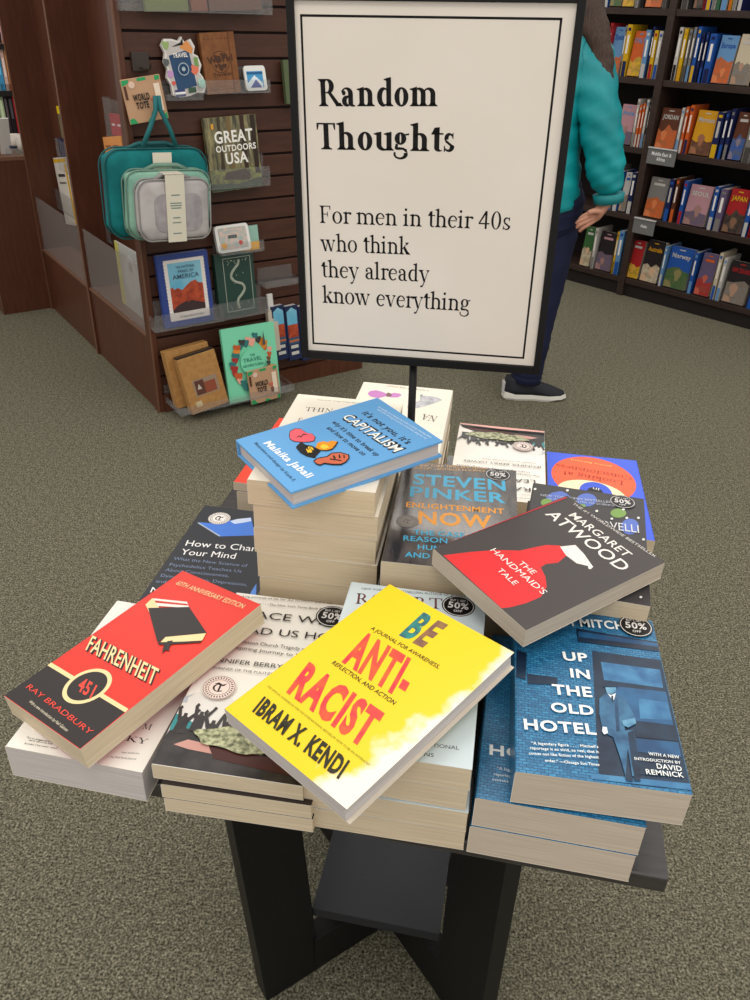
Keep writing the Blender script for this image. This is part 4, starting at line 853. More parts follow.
tray(((182, 419), (294, 388)), -6.2, lip=1.2, label='long clear acrylic shelf at the bottom holding boxes and the mint book')
# tote cards
def tote(label, pts, off, strap=False):
    t, F, w, h = flat('tote_card', label, 'packaged tote', pts, off, .35, None, group='folded world tote cards', ot=off*.88)
    m = MB(); m.box(0, w, 0, h, 0, .35); b = m.build('card', [mat('tan_card', (190, 150, 116), .7)], t, bevel=.05)
    G = (44, 158, 96); pk = (226, 196, 176)
    art(b, 'printed_corners', [(G, [(0.03, h*.85), (w*.16, h*.9), (w*.2, h*.98), (.03, h*.98)]), (G, rc(w*.4, w*.62, h*.92, h*.99)), (G, [(w*.85, h*.88), (w*.97, h*.9), (w*.97, h*.99), (w*.85, h*.99)]), (G, [(.04, .04), (w*.2, .04), (w*.12, h*.13), (.04, h*.12)]), (G, [(w*.44, .03), (w*.66, .03), (w*.58, h*.07), (w*.5, h*.07)]), (G, [(w*.88, .03), (w*.98, .03), (w*.98, h*.14), (w*.9, h*.12)]),
        (pk, circ(w*.24, h*.86, w*.08, 10)), ((236, 218, 196), rc(w*.78, w*.93, h*.2, h*.82)), ((120, 60, 44), rc(w*.7, w*.8, h*.24, h*.38)), ((90, 54, 40), rc(w*.03, w*.09, h*.55, h*.85)), ((206, 110, 90), blob(w*.72, h*.48, w*.07, 8, .4))], .35)
    words(b, 'title_lettering', [('WORLD', w*.2, h*.5, w*.62, h*.14), ('TOTE', w*.24, h*.32, w*.56, h*.14)], (36, 30, 28), .5, bold=.045)
    return t
t = tote('tan WORLD TOTE card hanging above the teal packing cubes', ((131, 125), (169, 118), (121, 80)), -2.4)
q = gfront(137, 66, -1.2); m = MB()
tote('smaller tan WORLD TOTE card in front of the mint picture book', ((252, 405), (281, 397), (247, 372)), -5.9)
m = MB(); q = gfront(140, 62, 0); F = Fr(GF.w(q[0], 0, q[1]), g1, g2, UP)
hk = thing('peg_hook', 'small dark peg hook holding the tote card on the slats', 'hook', F)
m.box(-1.1, 1.1, -.3, .2, -1, 1.1); m.build('hook_plate', [mat('dark_bronze', (52, 40, 34), .4)], hk, bevel=.05)
m = MB(); m.tube([(0, -.2, -.6), (0, -1.6, -.8), (0, -3.2, -.6), (0, -3.5, 0)], .14); m.build('hook_arm', [mat('dark_bronze', (52, 40, 34), .4)], hk)
# travel sticker pack
t, F, w, h = flat('sticker_pack', 'die-cut pack of travel stickers with a navy TRAVEL passport, on the slatted front', 'stickers', ((168, 98), (206, 94), (157, 38)), -1.2, .6, None)
out = [(.1, .04), (.3, -.02), (.55, 0), (.75, .04), (.92, .02), (1.0, .14), (.95, .3), (.88, .38), (.96, .5), (.9, .66), (.8, .7), (.86, .82), (.78, .95), (.62, .9), (.55, 1.0), (.46, .93), (.3, .97), (.12, .98), (.02, .88), (.08, .75), (.02, .6), (.08, .48), (.02, .34), (.1, .2)]
m = MB(); m.prism([(w*(a+.04), h*b) for a, b in out], 0, .6); b = m.build('pack', [ink((226, 222, 216))], t)
its = [(mat('sticker_grey', (196, 190, 186), .4), [(w*(.5+(a-.46)*.9), h*(.48+(b2-.48)*.93)) for a, b2 in out])]
its += [((44, 76, 112), [(w*.28, h*.1), (w*.8, h*.16), (w*.72, h*.78), (w*.2, h*.7)]), ((222, 148, 84), [(w*.5, h*.82), (w*.78, h*.7), (w*.84, h*.78), (w*.72, h*.93), (w*.6, h*.88)]), ((30, 26, 26), [(w*.3, h*.84), (w*.6, h*.86), (w*.62, h*.98), (w*.54, h*.9)]), ((150, 176, 110), blob(w*.16, h*.88, w*.09, 9, .3)), ((120, 160, 90), rc(w*.82, w*.92, h*.48, h*.64)),
    ((226, 122, 96), blob(w*.8, h*.44, w*.1, 10, .3)), ((196, 150, 200), blob(w*.16, h*.4, w*.08, 10, .2)), ((90, 96, 96), blob(w*.1, h*.6, w*.08, 10, .2)), ((60, 66, 120), rc(w*.2, w*.46, h*.08, h*.12)), ((238, 238, 236), rc(w*.2, w*.46, h*.04, h*.08)), ((60, 66, 120), rc(w*.2, w*.46, h*.0, h*.04)), ((60, 90, 70), rc(w*.55, w*.75, h*.05, h*.14)), ((170, 214, 200), blob(w*.92, h*.2, w*.1, 10, .15)), ((220, 90, 80), blob(w*.2, h*.24, w*.05, 8, .2))]
art(b, 'printed_stickers', its, .6)
words(b, 'title_lettering', [('TRAVEL', w*.28, h*.66, w*.66, h*.07)], (235, 232, 226), .9, bold=.04)
m = MB(); cx_, cy_ = w*.5, h*.46; ringpoly(m, cx_, cy_, w*.12, w*.14, .9, 0, 20); m.poly(circ(cx_, cy_, w*.05, 8), .9); m.build('compass_emblem', [ink((170, 186, 196))], b)
# leather journal
t, cv, w, h, th = fbook('journal', 'tan leather journal with a burned globe design and stitched edge', ((208, 95), (241, 92), (199, 33)), -1.4, .9, mat('tan_leather', (136, 88, 50), .6, .3, 'noise', (120, 74, 42), 40.), cat='journal')
BR_ = (76, 46, 28)
m = MB()
for yy in (.07, .89):
    for k in range(7): m.poly(rc(w*(.08+.125*k), w*(.14+.125*k), h*yy, h*(yy+.012)), th+.01)
ringpoly(m, w*.5, h*.52, w*.25, w*.27, th+.01, 0, 20)
for (a, b2, r) in ((.42, .58, .1), (.6, .62, .08), (.5, .44, .09), (.36, .46, .05), (.62, .46, .06)): m.poly(blob(w*a, h*b2, w*r, 9, .4), th+.01)
put_text(m, 'World', (w*.12, h*.5), (w*.88, h*.54), (w*.12, h*.6), th+.02, 0, 'sans', .06); put_text(m, 'Traveler', (w*.24, h*.28), (w*.82, h*.3), (w*.24, h*.34), th+.02, 0, 'sans', .04)
m.build('burned_design', [ink(BR_)], cv)
m = MB(); m.box(w*.8, w*.84, 0, h, th, th+.04); m.build('elastic_band', [ink((104, 60, 34))], cv)
# small blue card stand
t, F, w, h = flat('card_pack', 'small white pack with a blue mountain picture beside the leather journal', 'card pack', ((247, 91), (268, 90), (239, 66)), -1.6, .3, None)
m = MB(); m.prism(rrect(0, w, 0, h, .4), 0, .3); b = m.build('pack', [ink((226, 226, 222))], t)
art(b, 'mountain_picture', [((66, 150, 200), rc(w*.1, w*.85, h*.12, h*.78)), ((220, 232, 240), [(w*.1, h*.3), (w*.45, h*.62), (w*.8, h*.3), (w*.8, h*.12), (w*.1, h*.12)]), ((70, 80, 150), [(w*.2, h*.12), (w*.5, h*.45), (w*.75, h*.12)]), ((30, 90, 140), rc(w*.1, w*.85, h*.66, h*.74))], .3)
tray(((201, 96), (270, 91)), -2.0, lip=1.6, label='clear acrylic shelf under the leather journal')
tray(((168, 102), (203, 99)), -1.6, lip=.8, label='small brown tinted shelf under the sticker pack')
# top tray with books
for lbl, pts, col in (('olive green notebook standing on the topmost shelf', ((146, 11), (189, 11), (142, -32)), (106, 116, 62)), ('red brown notebook standing on the topmost shelf', ((192, 11), (208, 11), (190, -30)), (122, 66, 44)), ('dull brown notebook at the right of the topmost shelf', ((210, 11), (262, 10), (208, -30)), (98, 66, 52))):
    fbook('notebook', lbl, pts, -1.5, .6, mat('cloth_%d' % col[0], col, .7), cat='notebook', group='notebooks on the topmost shelf')
tray(((124, 14), (272, 12)), -2.2, lip=2.0, label='long clear acrylic shelf across the top of the slats')
# card tin
t, F, w, h = flat('card_tin', 'small white rimmed tin with a colourful scene above the green journal', 'tin', ((219, 254), (252, 249), (212, 227)), -2.2, .7, None)
m = MB(); m.prism(rrect(0, w, 0, h, .5), 0, .7); b = m.build('tin', [ink((232, 230, 226))], t)
art(b, 'scene_print', [(mat('pastel_scene_print', (222, 190, 176), .3, .5, 'noise', (150, 178, 176), 60.), rrect(w*.08, w*.92, h*.1, h*.9, .3)), ((220, 160, 60), blob(w*.2, h*.25, w*.08)), ((200, 70, 60), blob(w*.7, h*.3, w*.06)), ((90, 100, 100), rc(w*.35, w*.62, h*.5, h*.62))], .7)
t, F, w, h = flat('card_tin', 'teal and yellow card box tucked behind the white rimmed tin', 'card box', ((240, 252), (260, 249), (233, 228)), -1.0, .5, None)
m = MB(); m.box(0, w, 0, h, 0, .5); b = m.build('box', [ink((150, 190, 176))], t); art(b, 'yellow_band', [((236, 176, 40), rc(w*.1, w, 0, h*.35))], .5)
tray(((222, 257), (264, 250)), -2.6, lip=1.6, label='clear acrylic shelf under the white rimmed tin')
tray(((266, 289), (300, 283)), -2.5, lip=1.0, label='empty clear acrylic shelf at the right of the slats')
# white clip strip and the two canyon boxes
t, F, w, h = flat('tall_carton', 'narrow off-white carton behind the mint picture book', 'carton', ((272, 352), (281, 350), (261, 312)), -1.6, 1., None)
m = MB(); m.box(0, w, 0, h, 0, 1.0); m.build('carton', [ink((206, 196, 178))], t, bevel=.05)
m = MB(); m.box(w*.2, w*.8, h, h+2.4, .3, .7); m.build('white_tab', [ink((226, 224, 220))], t, bevel=.08)
for i, (xa, xb) in enumerate(((272, 284), (285, 297), (298, 310))):
    t, cv, w, h, th = fbook('boxed_guide', ('leftmost', 'middle', 'rightmost')[i]+' of the three identical blue canyon guides beside the sign', ((xa+5, 361), (xb+5, 358), (xa, 307)), -1.6, 1.4, ink((36, 48, 84)), cat='guide book', group='canyon guides beside the sign')
    art(cv, 'canyon_print', [(SKYP, [(w*.1, h*.6), (w*.9, h*.6), (w*.9, h*.9), (w*.5, h*.97), (w*.1, h*.9)]), (RCK, rc(w*.1, w*.9, h*.42, h*.66)), ((60, 90, 120), rc(w*.1, w*.9, h*.3, h*.42)), ((206, 206, 200), rc(w*.2, w*.8, h*.22, h*.28)), ((206, 206, 200), rc(w*.2, w*.8, h*.1, h*.16)), ((190, 110, 70), rc(w*.1, w*.9, h*.34, h*.38))], th)
t, cv, w, h, th = fbook('notebook', 'green notebook half hidden behind the left edge of the sign', ((287, 104), (305, 103), (275, 60)), -1.6, .7, ink((84, 96, 66)), cat='notebook')

# packing cubes
q = gfront(162, 118, -3); PF = Fr(GF.w(q[0], -3.2, q[1]), g1, g2, UP)
pc = thing('packing_cubes', 'set of teal, mint and pale grey packing cubes banded together, hanging on the slats', 'packing cubes', PF)
def cube_bag(name, bl, br, tl, off, th, col, rgb2, net=False):
    bl, br, tl = (gfront(*p, off) for p in (bl, br, tl)); a, b, c = (GF.w(p[0], off, p[1]) for p in (bl, br, tl))
    ex = (b-a)/np.linalg.norm(b-a); w = np.linalg.norm(b-a); ey = c-a; ey -= ex*(ey@ex); h = np.linalg.norm(ey); ey /= h; ez = np.cross(ex, ey)
    F = Fr(a-ez*th, ex, ey, ez); m = MB(); r = min(w, h)*.2; n = 0; rings = []
    for k, (zz, ins) in enumerate(((0, .5), (.12, .1), (.5, 0), (.88, .1), (1., .5), (1.08, 1.3))):
        P_ = rrect(ins, w-ins, ins, h-ins, max(r-ins*.3, .3), 6); rings.append([(x+.16*math.sin(3*y), y+.12*math.sin(4*x), zz*th+.05*math.sin(5*x+3*y)) for x, y in P_])
    N_ = len(rings[0]); vs = [v for rg in rings for v in rg]
    fs = [(k*N_+i, k*N_+(i+1) % N_, (k+1)*N_+(i+1) % N_, (k+1)*N_+i) for k in range(5) for i in range(N_)]+[tuple(range(N_))[::-1], tuple(range(5*N_, 6*N_))]
    m.add(vs, fs); o = m.build(name, [mat(name+'_fabric', col, .8, .2, 'noise', rgb2, 12., bump=.8, bscale=25.)], pc, smooth=True); o.matrix_basis = pc.matrix_world.inverted()@F.M()
    sb = o.modifiers.new('round', 'SUBSURF'); sb.levels = 1; sb.render_levels = 1
    for zz in (.12, .88):
        P_ = rrect(.02, w-.02, .02, h-.02, r, 6); m = MB(); m.tube([(x, y, zz*th) for x, y in P_]+[(P_[0][0], P_[0][1], zz*th)], .11, n=6); e_ = m.build('piping', [mat(name+'_piping', tuple(int(v*.75) for v in col), .7)], o, smooth=True)
    if net:
        m = MB(); m.prism(rrect(w*.2, w*.86, h*.16, h*.78, 1.2), 1.08*th-.02, 1.08*th+.04); m.build('mesh_window', [mat('grey_mesh_cloth', (172, 166, 168), .8, .2, 'noise', (150, 144, 148), 30.)], o)
    m = MB(); m.tube([(w*.25, h-.1, th*.5), (w*.36, h+.5, th*.55), (w*.62, h+.5, th*.55), (w*.75, h-.1, th*.5)], .28, n=6); m.build('grab_handle', [mat(name+'_piping', tuple(int(v*.75) for v in col), .7)], o, smooth=True)
    return o, F, w, h
o1 = cube_bag('teal_cube', (112, 241), (211, 233), (101, 150), -3.3, 2.6, (22, 118, 120), (14, 96, 100))
o2 = cube_bag('mint_cube', (130, 241), (212, 236), (121, 171), -5.2, 1.8, (142, 184, 164), (120, 164, 146))
o3 = cube_bag('grey_cube', (142, 243), (212, 238), (133, 181), -6.8, 1.7, (188, 184, 182), (170, 164, 164), True)
F3 = o3[1]; w, h = o3[2], o3[3]
m = MB(); m.box(w*.36, w*.62, -.1, h+.7, 1.9, 2.0); m.box(w*.34, w*.6, h+.7, h+2.8, -1.4, -1.3); m.box(w*.36, w*.62, h+.6, h+.75, -1.4, 2.0); lb = m.build('paper_band', [ink((220, 214, 196))], pc); lb.matrix_basis = pc.matrix_world.inverted()@F3.M()
m = MB()
for yy, l_ in ((.75, .12), (.62, .16), (.58, .16), (.54, .14), (.38, .1), (.3, .12), (.12, .12)): m.poly(rc(w*(.49-l_/2), w*(.49+l_/2), h*yy, h*(yy+.02)), 2.01)
m.build('band_print', [ink((120, 140, 132))], lb)
m = MB()
for s_ in (-1, 1):
    a = GF.w(*[0]*3)*0+PF.l(GF.w(gfront(158, 110, -3.5)[0], -3.5, gfront(158, 110, -3.5)[1])); b = PF.l(GF.w(gfront(143 if s_ < 0 else 176, 146, -3.5)[0], -3.5, gfront(143 if s_ < 0 else 176, 146, -3.5)[1]))
    m.tube([a+np.array([.2*s_, 0, 1.6]), a+np.array([.3*s_, 0, 0]), (a+b)/2+np.array([.2*s_, -.3, 0]), b], .3, n=6)
m.build('hanging_strap', [mat('teal_strap', (18, 104, 108), .7)], pc, smooth=True)

# things in the side pockets
def sideflat(name, label, cat, pts, off, th, col, group=None):
    bl, br, tl = (gside(*p, off) for p in pts); a, b, c = (GF.w(off, p[0], p[1]) for p in (bl, br, tl))
    ex = (b-a)/np.linalg.norm(b-a); w = np.linalg.norm(b-a); ey = c-a; ey -= ex*(ey@ex); h = np.linalg.norm(ey); ey /= h; ez = np.cross(ex, ey)
    F = Fr(a-ez*th, ex, ey, ez); t = thing(name, label, cat, F, group); m = MB(); m.box(0, w, 0, h, 0, th); b = m.build('sleeve', [ink(col)], t, bevel=.03); return t, b, float(w), float(h), th
def pocket(label, pts, off=4.2, grp='clear side pockets'):
    bl, br, tl = (gside(*p, off) for p in pts); z0, z1 = (bl[1]+br[1])/2, tl[1]; y0, y1 = br[0], bl[0]
    F = Fr(GF.w(off, y0, z0), g1, g2, UP); t = thing('acrylic_pocket', label, 'pocket', F, grp)
    m = MB(); m.box(-.1, 0, 0, y1-y0, 0, z1-z0); m.build('front_plate', [ACRYL], t)
    m = MB(); m.box(0, 5.4-off, 0, y1-y0, 0, .1); m.build('bottom_plate', [ACRYL], t)
    m = MB(); m.box(0, 5.4-off, y1-y0, y1-y0+.1, 0, z1-z0); m.build('end_plate', [ACRYL], t)
t, b, w, h, th = sideflat('folded_map', 'white and yellow folded map in the rear side pocket', 'map', ((66, 224), (78, 226), (51, 158)), 4.5, .5, (222, 216, 206))
art(b, 'yellow_print', [((226, 178, 30), rc(0, w, h*.93, h*.98)), ((226, 178, 30), rc(w*.85, w*.98, .1, h*.9)), ((60, 60, 60), rc(w*.2, w*.75, h*.72, h*.76)), ((60, 60, 60), rc(w*.2, w*.75, h*.62, h*.64))], th)
t, b, w, h, th = sideflat('packaged_pen', 'slim package with a yellow top in the upper rear side pocket', 'package', ((62, 138), (68, 138), (57, 106)), 5.0, .3, (118, 112, 84))
art(b, 'yellow_cap', [((240, 206, 20), rc(0, w, h*.76, h))], th)
t, b, w, h, th = sideflat('travel_booklet', 'navy booklet in the rear side pocket below the yellow topped package', 'booklet', ((61, 160), (73, 162), (55, 138)), 4.9, .3, (44, 42, 78))
t, b, w, h, th = sideflat('luggage_tag_pack', 'red packaged tags in the front side pocket', 'package', ((112, 135), (128, 138), (109, 113)), 4.6, .3, (186, 34, 44))
art(b, 'white_print', [((236, 220, 220), rc(w*.1, w*.3, h*.45, h*.55)), ((236, 220, 220), rc(w*.45, w*.65, h*.45, h*.55)), ((236, 220, 220), rc(w*.8, w*.95, h*.3, h*.65))], th)
t, b, w, h, th = sideflat('luggage_tag_pack', 'orange packaged tags just above the teal packing cube', 'package', ((106, 158), (124, 158), (103, 137)), 4.0, .3, (222, 150, 84))
art(b, 'dark_print', [((150, 90, 50), rc(w*.1, w*.4, h*.5, h*.6)), ((150, 90, 50), rc(w*.5, w*.8, h*.5, h*.6)), ((196, 70, 60), rc(0, w, 0, h*.2))], th)
t, b, w, h, th = sideflat('luggage_tag_pack', 'dark red package hanging left of the teal packing cube', 'package', ((100, 214), (112, 216), (98, 178)), 4.4, .4, (110, 30, 44))
pocket('clear pocket around the white and yellow map', ((57, 205), (75, 222), (48, 184)))
pocket('clear pocket around the navy booklet', ((60, 170), (73, 176), (55, 138)), 4.5)
pocket('clear pocket beneath the teal packing cube', ((96, 232), (112, 246), (91, 210)))
pocket('clear pocket at the red packaged tags', ((108, 140), (126, 140), (104, 97)), 4.3)
t, b, w, h, th = sideflat('wrapped_poster', 'white and yellow wrapped sheet behind the front acrylic panel', 'wrapped sheet', ((124, 312), (148, 330), (110, 238)), 2.2, .3, (188, 188, 184))
art(b, 'yellow_outline', [((206, 200, 96), rc(0, w*.16, 0, h)), ((206, 200, 96), rc(0, w, 0, h*.05)), ((206, 206, 204), blob(w*.6, h*.6, w*.3, 16, .1, h*.3)), ((170, 170, 166), blob(w*.6, h*.75, w*.08, 8))], th)

# ================================================================== LOW CABINET AND BOOKCASE AT THE FAR LEFT
CF = Fr(GF.w(0, GS, 0), g1, g2, UP)
lc = thing('low_cabinet', 'plain walnut cabinet end standing beyond the slatted fixture, cups on it', 'cabinet', CF)
m = MB(); m.box(-9.2, -.1, 0, 12, 0, 28.0); m.build('cabinet_body', [WALNUT], lc)
m = MB(); m.box(-9.3, -.1, -.1, 12, 28.0, 28.7); m.build('cabinet_top', [EDGE], lc, bevel=.05)
m = MB(); m.box(-9.26, -9.1, -.06, .1, 0, 28); m.build('edge_strip', [EDGE], lc)
def cpx(x, y, off): p = CF.l(hit(x, y, CF.w(0, off, 0), g2)); return p[0], p[2]
fbc = thing('bookcase', 'dark bookcase seen at the far left edge above the low cabinet', 'bookcase', CF)
m = MB(); m.box(-26, 3, 22, 22.6, 0, 84); m.build('back_panel', [DARKIN], fbc)
SZ = [cpx(10, y, 12.2)[1] for y in (134, 91, 44)]
for s_ in SZ+[SZ[-1]+13]:
    m = MB(); m.box(-26, 3, 12.2, 22, s_-.9, s_); m.build('shelf', [DARKIN], fbc)
FARB = 'books in the far left bookcase'
cl_ = {0: [(-4, (44, 46, 48)), (4, (150, 168, 130)), (10, (50, 40, 46)), (14, (36, 32, 36)), (19, (190, 40, 54)), (23, (60, 60, 90))], 1: [(0, (70, 150, 196)), (7, (214, 180, 170)), (11, (190, 130, 80)), (15, (70, 50, 60)), (18, (120, 90, 90))], 2: [(-3, (60, 46, 46)), (3, (226, 180, 186)), (8, (70, 60, 70))]}
nm_ = {0: 'lower', 1: 'middle', 2: 'upper'}
cn_ = {(44, 46, 48): 'charcoal', (150, 168, 130): 'sage green', (50, 40, 46): 'dark plum', (36, 32, 36): 'black', (190, 40, 54): 'crimson', (60, 60, 90): 'dusky blue', (70, 150, 196): 'light blue', (214, 180, 170): 'pale pink', (190, 130, 80): 'tan', (70, 50, 60): 'maroon', (120, 90, 90): 'mauve', (60, 46, 46): 'brown', (226, 180, 186): 'pink', (70, 60, 70): 'grey purple'}
for k, lst in cl_.items():
    for i, (px_, c) in enumerate(lst):
        yb = (134, 91, 44)[k]; x = cpx(px_, yb, 12.6)[0]; nx = cpx(lst[i+1][0] if i+1 < len(lst) else px_+5, yb, 12.6)[0]; w_ = max(.5, nx-x-.12); hh = random.uniform(7.6, 9.2)
        F = Fr(CF.w(x, 12.8, SZ[k]+.01), g1, g2, UP); m = MB(); m.box(0, w_, 0, 6.2, 0, hh, 0); m.box(.1, w_-.1, .1, 6.3, .1, hh+.01, 1); m.box(w_*.25, w_*.75, -.02, 0, hh*.3, hh*.7, 2)
        tag(m.build('book', [ink(c), PAGES, ink(tuple(min(255, v+50) for v in c))], frame=F), '%s book spine on the %s visible shelf at the far left edge' % (cn_[c], nm_[k]), 'book', FARB)
def mug(px_, py, off, r_, hh, lbl):
    x, z_ = cpx(px_, py, off); F = Fr(CF.w(x, off, 28.72), g1, g2, UP); t = thing('ceramic_cup', lbl, 'cup', F)
    m = MB(); prof = [(0, 0), (r_*.7, 0), (r_*.95, hh*.3), (r_, hh), (r_*.88, hh), (r_*.8, hh*.35), (0, hh*.2)]; n = 16
    vs = [(a*math.cos(2*math.pi*k/n), a*math.sin(2*math.pi*k/n), b) for a, b in prof for k in range(n)]
    m.add(vs, [(i*n+k, i*n+(k+1) % n, (i+1)*n+(k+1) % n, (i+1)*n+k) for i in range(len(prof)-1) for k in range(n)]); m.build('bowl', [ink((206, 198, 188))], t, smooth=True)
    m = MB(); m.tube([(r_*.95, 0, hh*.8), (r_*1.5, 0, hh*.75), (r_*1.5, 0, hh*.35), (r_*.9, 0, hh*.25)], .12, n=6); m.build('handle', [ink((206, 198, 188))], t, smooth=True)
mug(25, 150, 4, 1.4, 2.6, 'white cup on the cabinet nearest the walnut panel'); mug(17, 150, 7, 1.3, 2.8, 'white cup on the cabinet standing behind the other cup')
x, z_ = cpx(4, 150, 3); F = Fr(CF.w(x-.6, 3, 28.75), g1, g2*.94+UP*.34, UP*.94-g2*.34)
m = MB(); m.box(0, 1.9, 0, .25, 0, 6.6); t = m.build('white_card', [ink((216, 214, 210))], frame=F); tag(t, 'white card leaning on the low cabinet at the left edge', 'card')
x, z_ = cpx(14, 150, 2); F = Fr(CF.w(x, 2, 28.72), g1, g2, UP); t = thing('glass_dish', 'small clear glass dish on the low cabinet', 'dish', F); m = MB(); m.prism(circ(0, 0, 1.5, 16), 0, 1.1); m.build('dish', [ACRYL], t, smooth=False)
m = MB(); m.prism(circ(0, 0, .7, 10), 1.12, 1.5); m.build('dark_content', [ink((40, 50, 70))], t)

# ================================================================== BOOKCASE AT THE RIGHT
S0 = at(616, 294, 0); BY = R(-45.2); b1 = np.array([math.cos(BY), math.sin(BY), 0]); b2 = np.array([-math.sin(BY), math.cos(BY), 0])
BF = Fr(S0, b1, b2, UP); SLV = [4.0, 17.4, 30.7, 43.5, 55.6, 68.5]; LEAN = .04
def bs(x, y, h_):    # position along the case of a photo point lying on shelf height h_
    p = BF.l(hit(x, y, BF.w(0, 0, 0), b2)); return p[0]-LEAN*h_
bc = thing('bookcase', 'tall dark bookcase of travel books behind the person at the right', 'bookcase', BF)
m = MB(); m.box(-37, 74, 11.6, 12.2, 0, 84); m.build('back_panel', [DARKIN], bc)
for x in (-37, 0, 37, 73):
    m = MB(); m.box(x, x+1.5, -.15, 12, 0, 84); m.build('upright', [DARKW], bc, bevel=.05)
for x0, x1 in ((-35.5, 0), (1.5, 37), (38.5, 73)):
    m = MB(); m.box(x0, x1, 0.6, 12, 0, 3); m.build('kick_board', [DARKIN], bc)
    for s_ in SLV: m = MB(); m.box(x0, x1, .1, 11.6, s_-1.15, s_); m.build('shelf', [DARKW], bc, bevel=.04)
CN = {'w': ((214, 210, 204), 'white'), 'y': ((236, 188, 30), 'yellow'), 'o': ((226, 104, 44), 'orange'), 'b': ((40, 92, 180), 'blue'), 'n': ((34, 44, 92), 'navy'), 'l': ((110, 160, 210), 'light blue'), 'g': ((140, 136, 132), 'grey'), 'r': ((186, 40, 44), 'red'), 't': ((70, 140, 120), 'teal'), 'k': ((44, 38, 40), 'black'), 'p': ((200, 150, 160), 'pink'), 'v': ((110, 96, 130), 'violet'), 'd': ((104, 60, 42), 'brown'), 'm': ((232, 168, 36), 'mustard'), 'c': ((220, 206, 178), 'cream'), 'e': ((60, 110, 60), 'green')}
ROWN = ['lowest', 'second lowest', 'middle', 'second highest', 'topmost visible']
for k_ in CN: CN[k_] = (tuple(int(v_*.86) for v_ in CN[k_][0]), CN[k_][1])  # book colours darkened to paint in the shade inside the shelves
SEEN = {}
def shelf_book(row, x0, x1, y, kind, spec, hh, sec, title=None):
    h_ = SLV[row]; xa, xb = bs(x0, y, h_), bs(x1, y, h_); w_ = max(xb-xa-.12, .45); dp = 1.6 if kind == 'f' else 6.0
    c = spec[0]; rgb, nm2 = CN[c]; rgb2_ = CN[spec[1]][0] if len(spec) > 1 else tuple(int(v*.6) for v in rgb); rgb3 = CN[spec[2]][0] if len(spec) > 2 else (230, 226, 220)
    lean = .13 if kind == 'f' else 0.
    F = Fr(BF.w(xa, .5+(0 if kind == 's' else .1), h_+.01), b1, b2*math.cos(lean)-UP*math.sin(lean), UP*math.cos(lean)+b2*math.sin(lean))
    if lean: F.o = F.o+UP*dp*math.sin(lean)
    m = MB(); m.box(0, w_, 0, .06, 0, hh, 0); m.box(0, w_, dp-.06, dp, 0, hh, 0); m.box(.05, w_-.05, .06, dp-.06, .08, hh-.08, 1)
    if kind == 's': m.box(0, .06, .06, dp-.06, 0, hh, 0); m.box(w_-.06, w_, .06, dp-.06, 0, hh, 0)
    else: m.box(0, .06, .06, dp-.06, 0, hh, 0)
    z = -.015
    def fp(pts, mi):
        nonlocal z
        m.add([(a, z, b) for a, b in pts], [tuple(range(len(pts)))], mi); z -= .012
    if kind == 's':
        fp(rc(w_*.1, w_*.9, 0, hh*.3), 2); fp(rc(w_*.3, w_*.7, hh*.45, hh*.8), 3); fp(rc(w_*.2, w_*.8, hh*.88, hh*.94), 2)
    else:
        rng = random.Random(int(x0*7+row*31)); H1 = hh*rng.uniform(.3, .5)
        fp([(0.02, 0.02), (w_-.02, .02), (w_-.02, H1), (w_*.75, H1+rng.uniform(-.6, .8)), (w_*.5, H1+rng.uniform(-.8, 1.)), (w_*.25, H1+rng.uniform(-.6, .8)), (.02, H1)], 2)
        bx0, by0, rr = w_*rng.uniform(.35, .6), hh*rng.uniform(.22, .4), w_*rng.uniform(.14, .22)
        fp([(bx0+rr*math.cos(t_)*(.8+.3*math.sin(3*t_)), by0+rr*1.4*math.sin(t_)) for t_ in [k*.5 for k in range(12)]], 4)
        fp([(w_*.05, .1), (w_*.4, .1), (w_*.3, hh*.14), (w_*.05, hh*.18)], 4)
        if title:
            v, f = sans(title, .04); m.add([(w_*(.1+.8*q[0]), z, hh*.74+hh*.1*q[1]) for q in v], f, 3)
        else: fp(rc(w_*.2, w_*.8, hh*.8, hh*.86), 3)
        z -= .012; fp(rc(w_*.36, w_*.62, hh*.92, hh*.945), 3)
    key = (row, sec, kind, c)
    SEEN.setdefault(key, []).append(1); cnt = len(SEEN[key])
    desc = ('%s fronted guidebook facing out' % nm2) if kind == 'f' else ('%s guidebook spine' % nm2)
    desc = ['', 'second ', 'third ', 'fourth '][cnt-1]+desc
    if title and kind == 'f': desc += ' reading %s' % title
    lab = '%s, %s shelf, %s of the upright' % (desc, ROWN[row], 'right' if sec == 'R' else 'left')
    pm = ink(rgb2_) if kind == 's' else mat('photo_print_%d_%d_%d' % rgb2_, rgb2_, .35, .5, 'noise', tuple(int(.45*a+.55*c_) for a, c_ in zip(rgb2_, (120, 96, 70))), 45.)
    ob = m.build('guidebook', [ink(rgb), PAGES_G, pm, ink(rgb3), ink(tuple(int(.5*a+.5*b) for a, b in zip(rgb2_, (210, 150, 110))))], frame=F)
    tag(ob, lab, 'book', '%s shelf guidebooks %s of the upright' % (ROWN[row], 'right' if sec == 'R' else 'left'))
    return ob
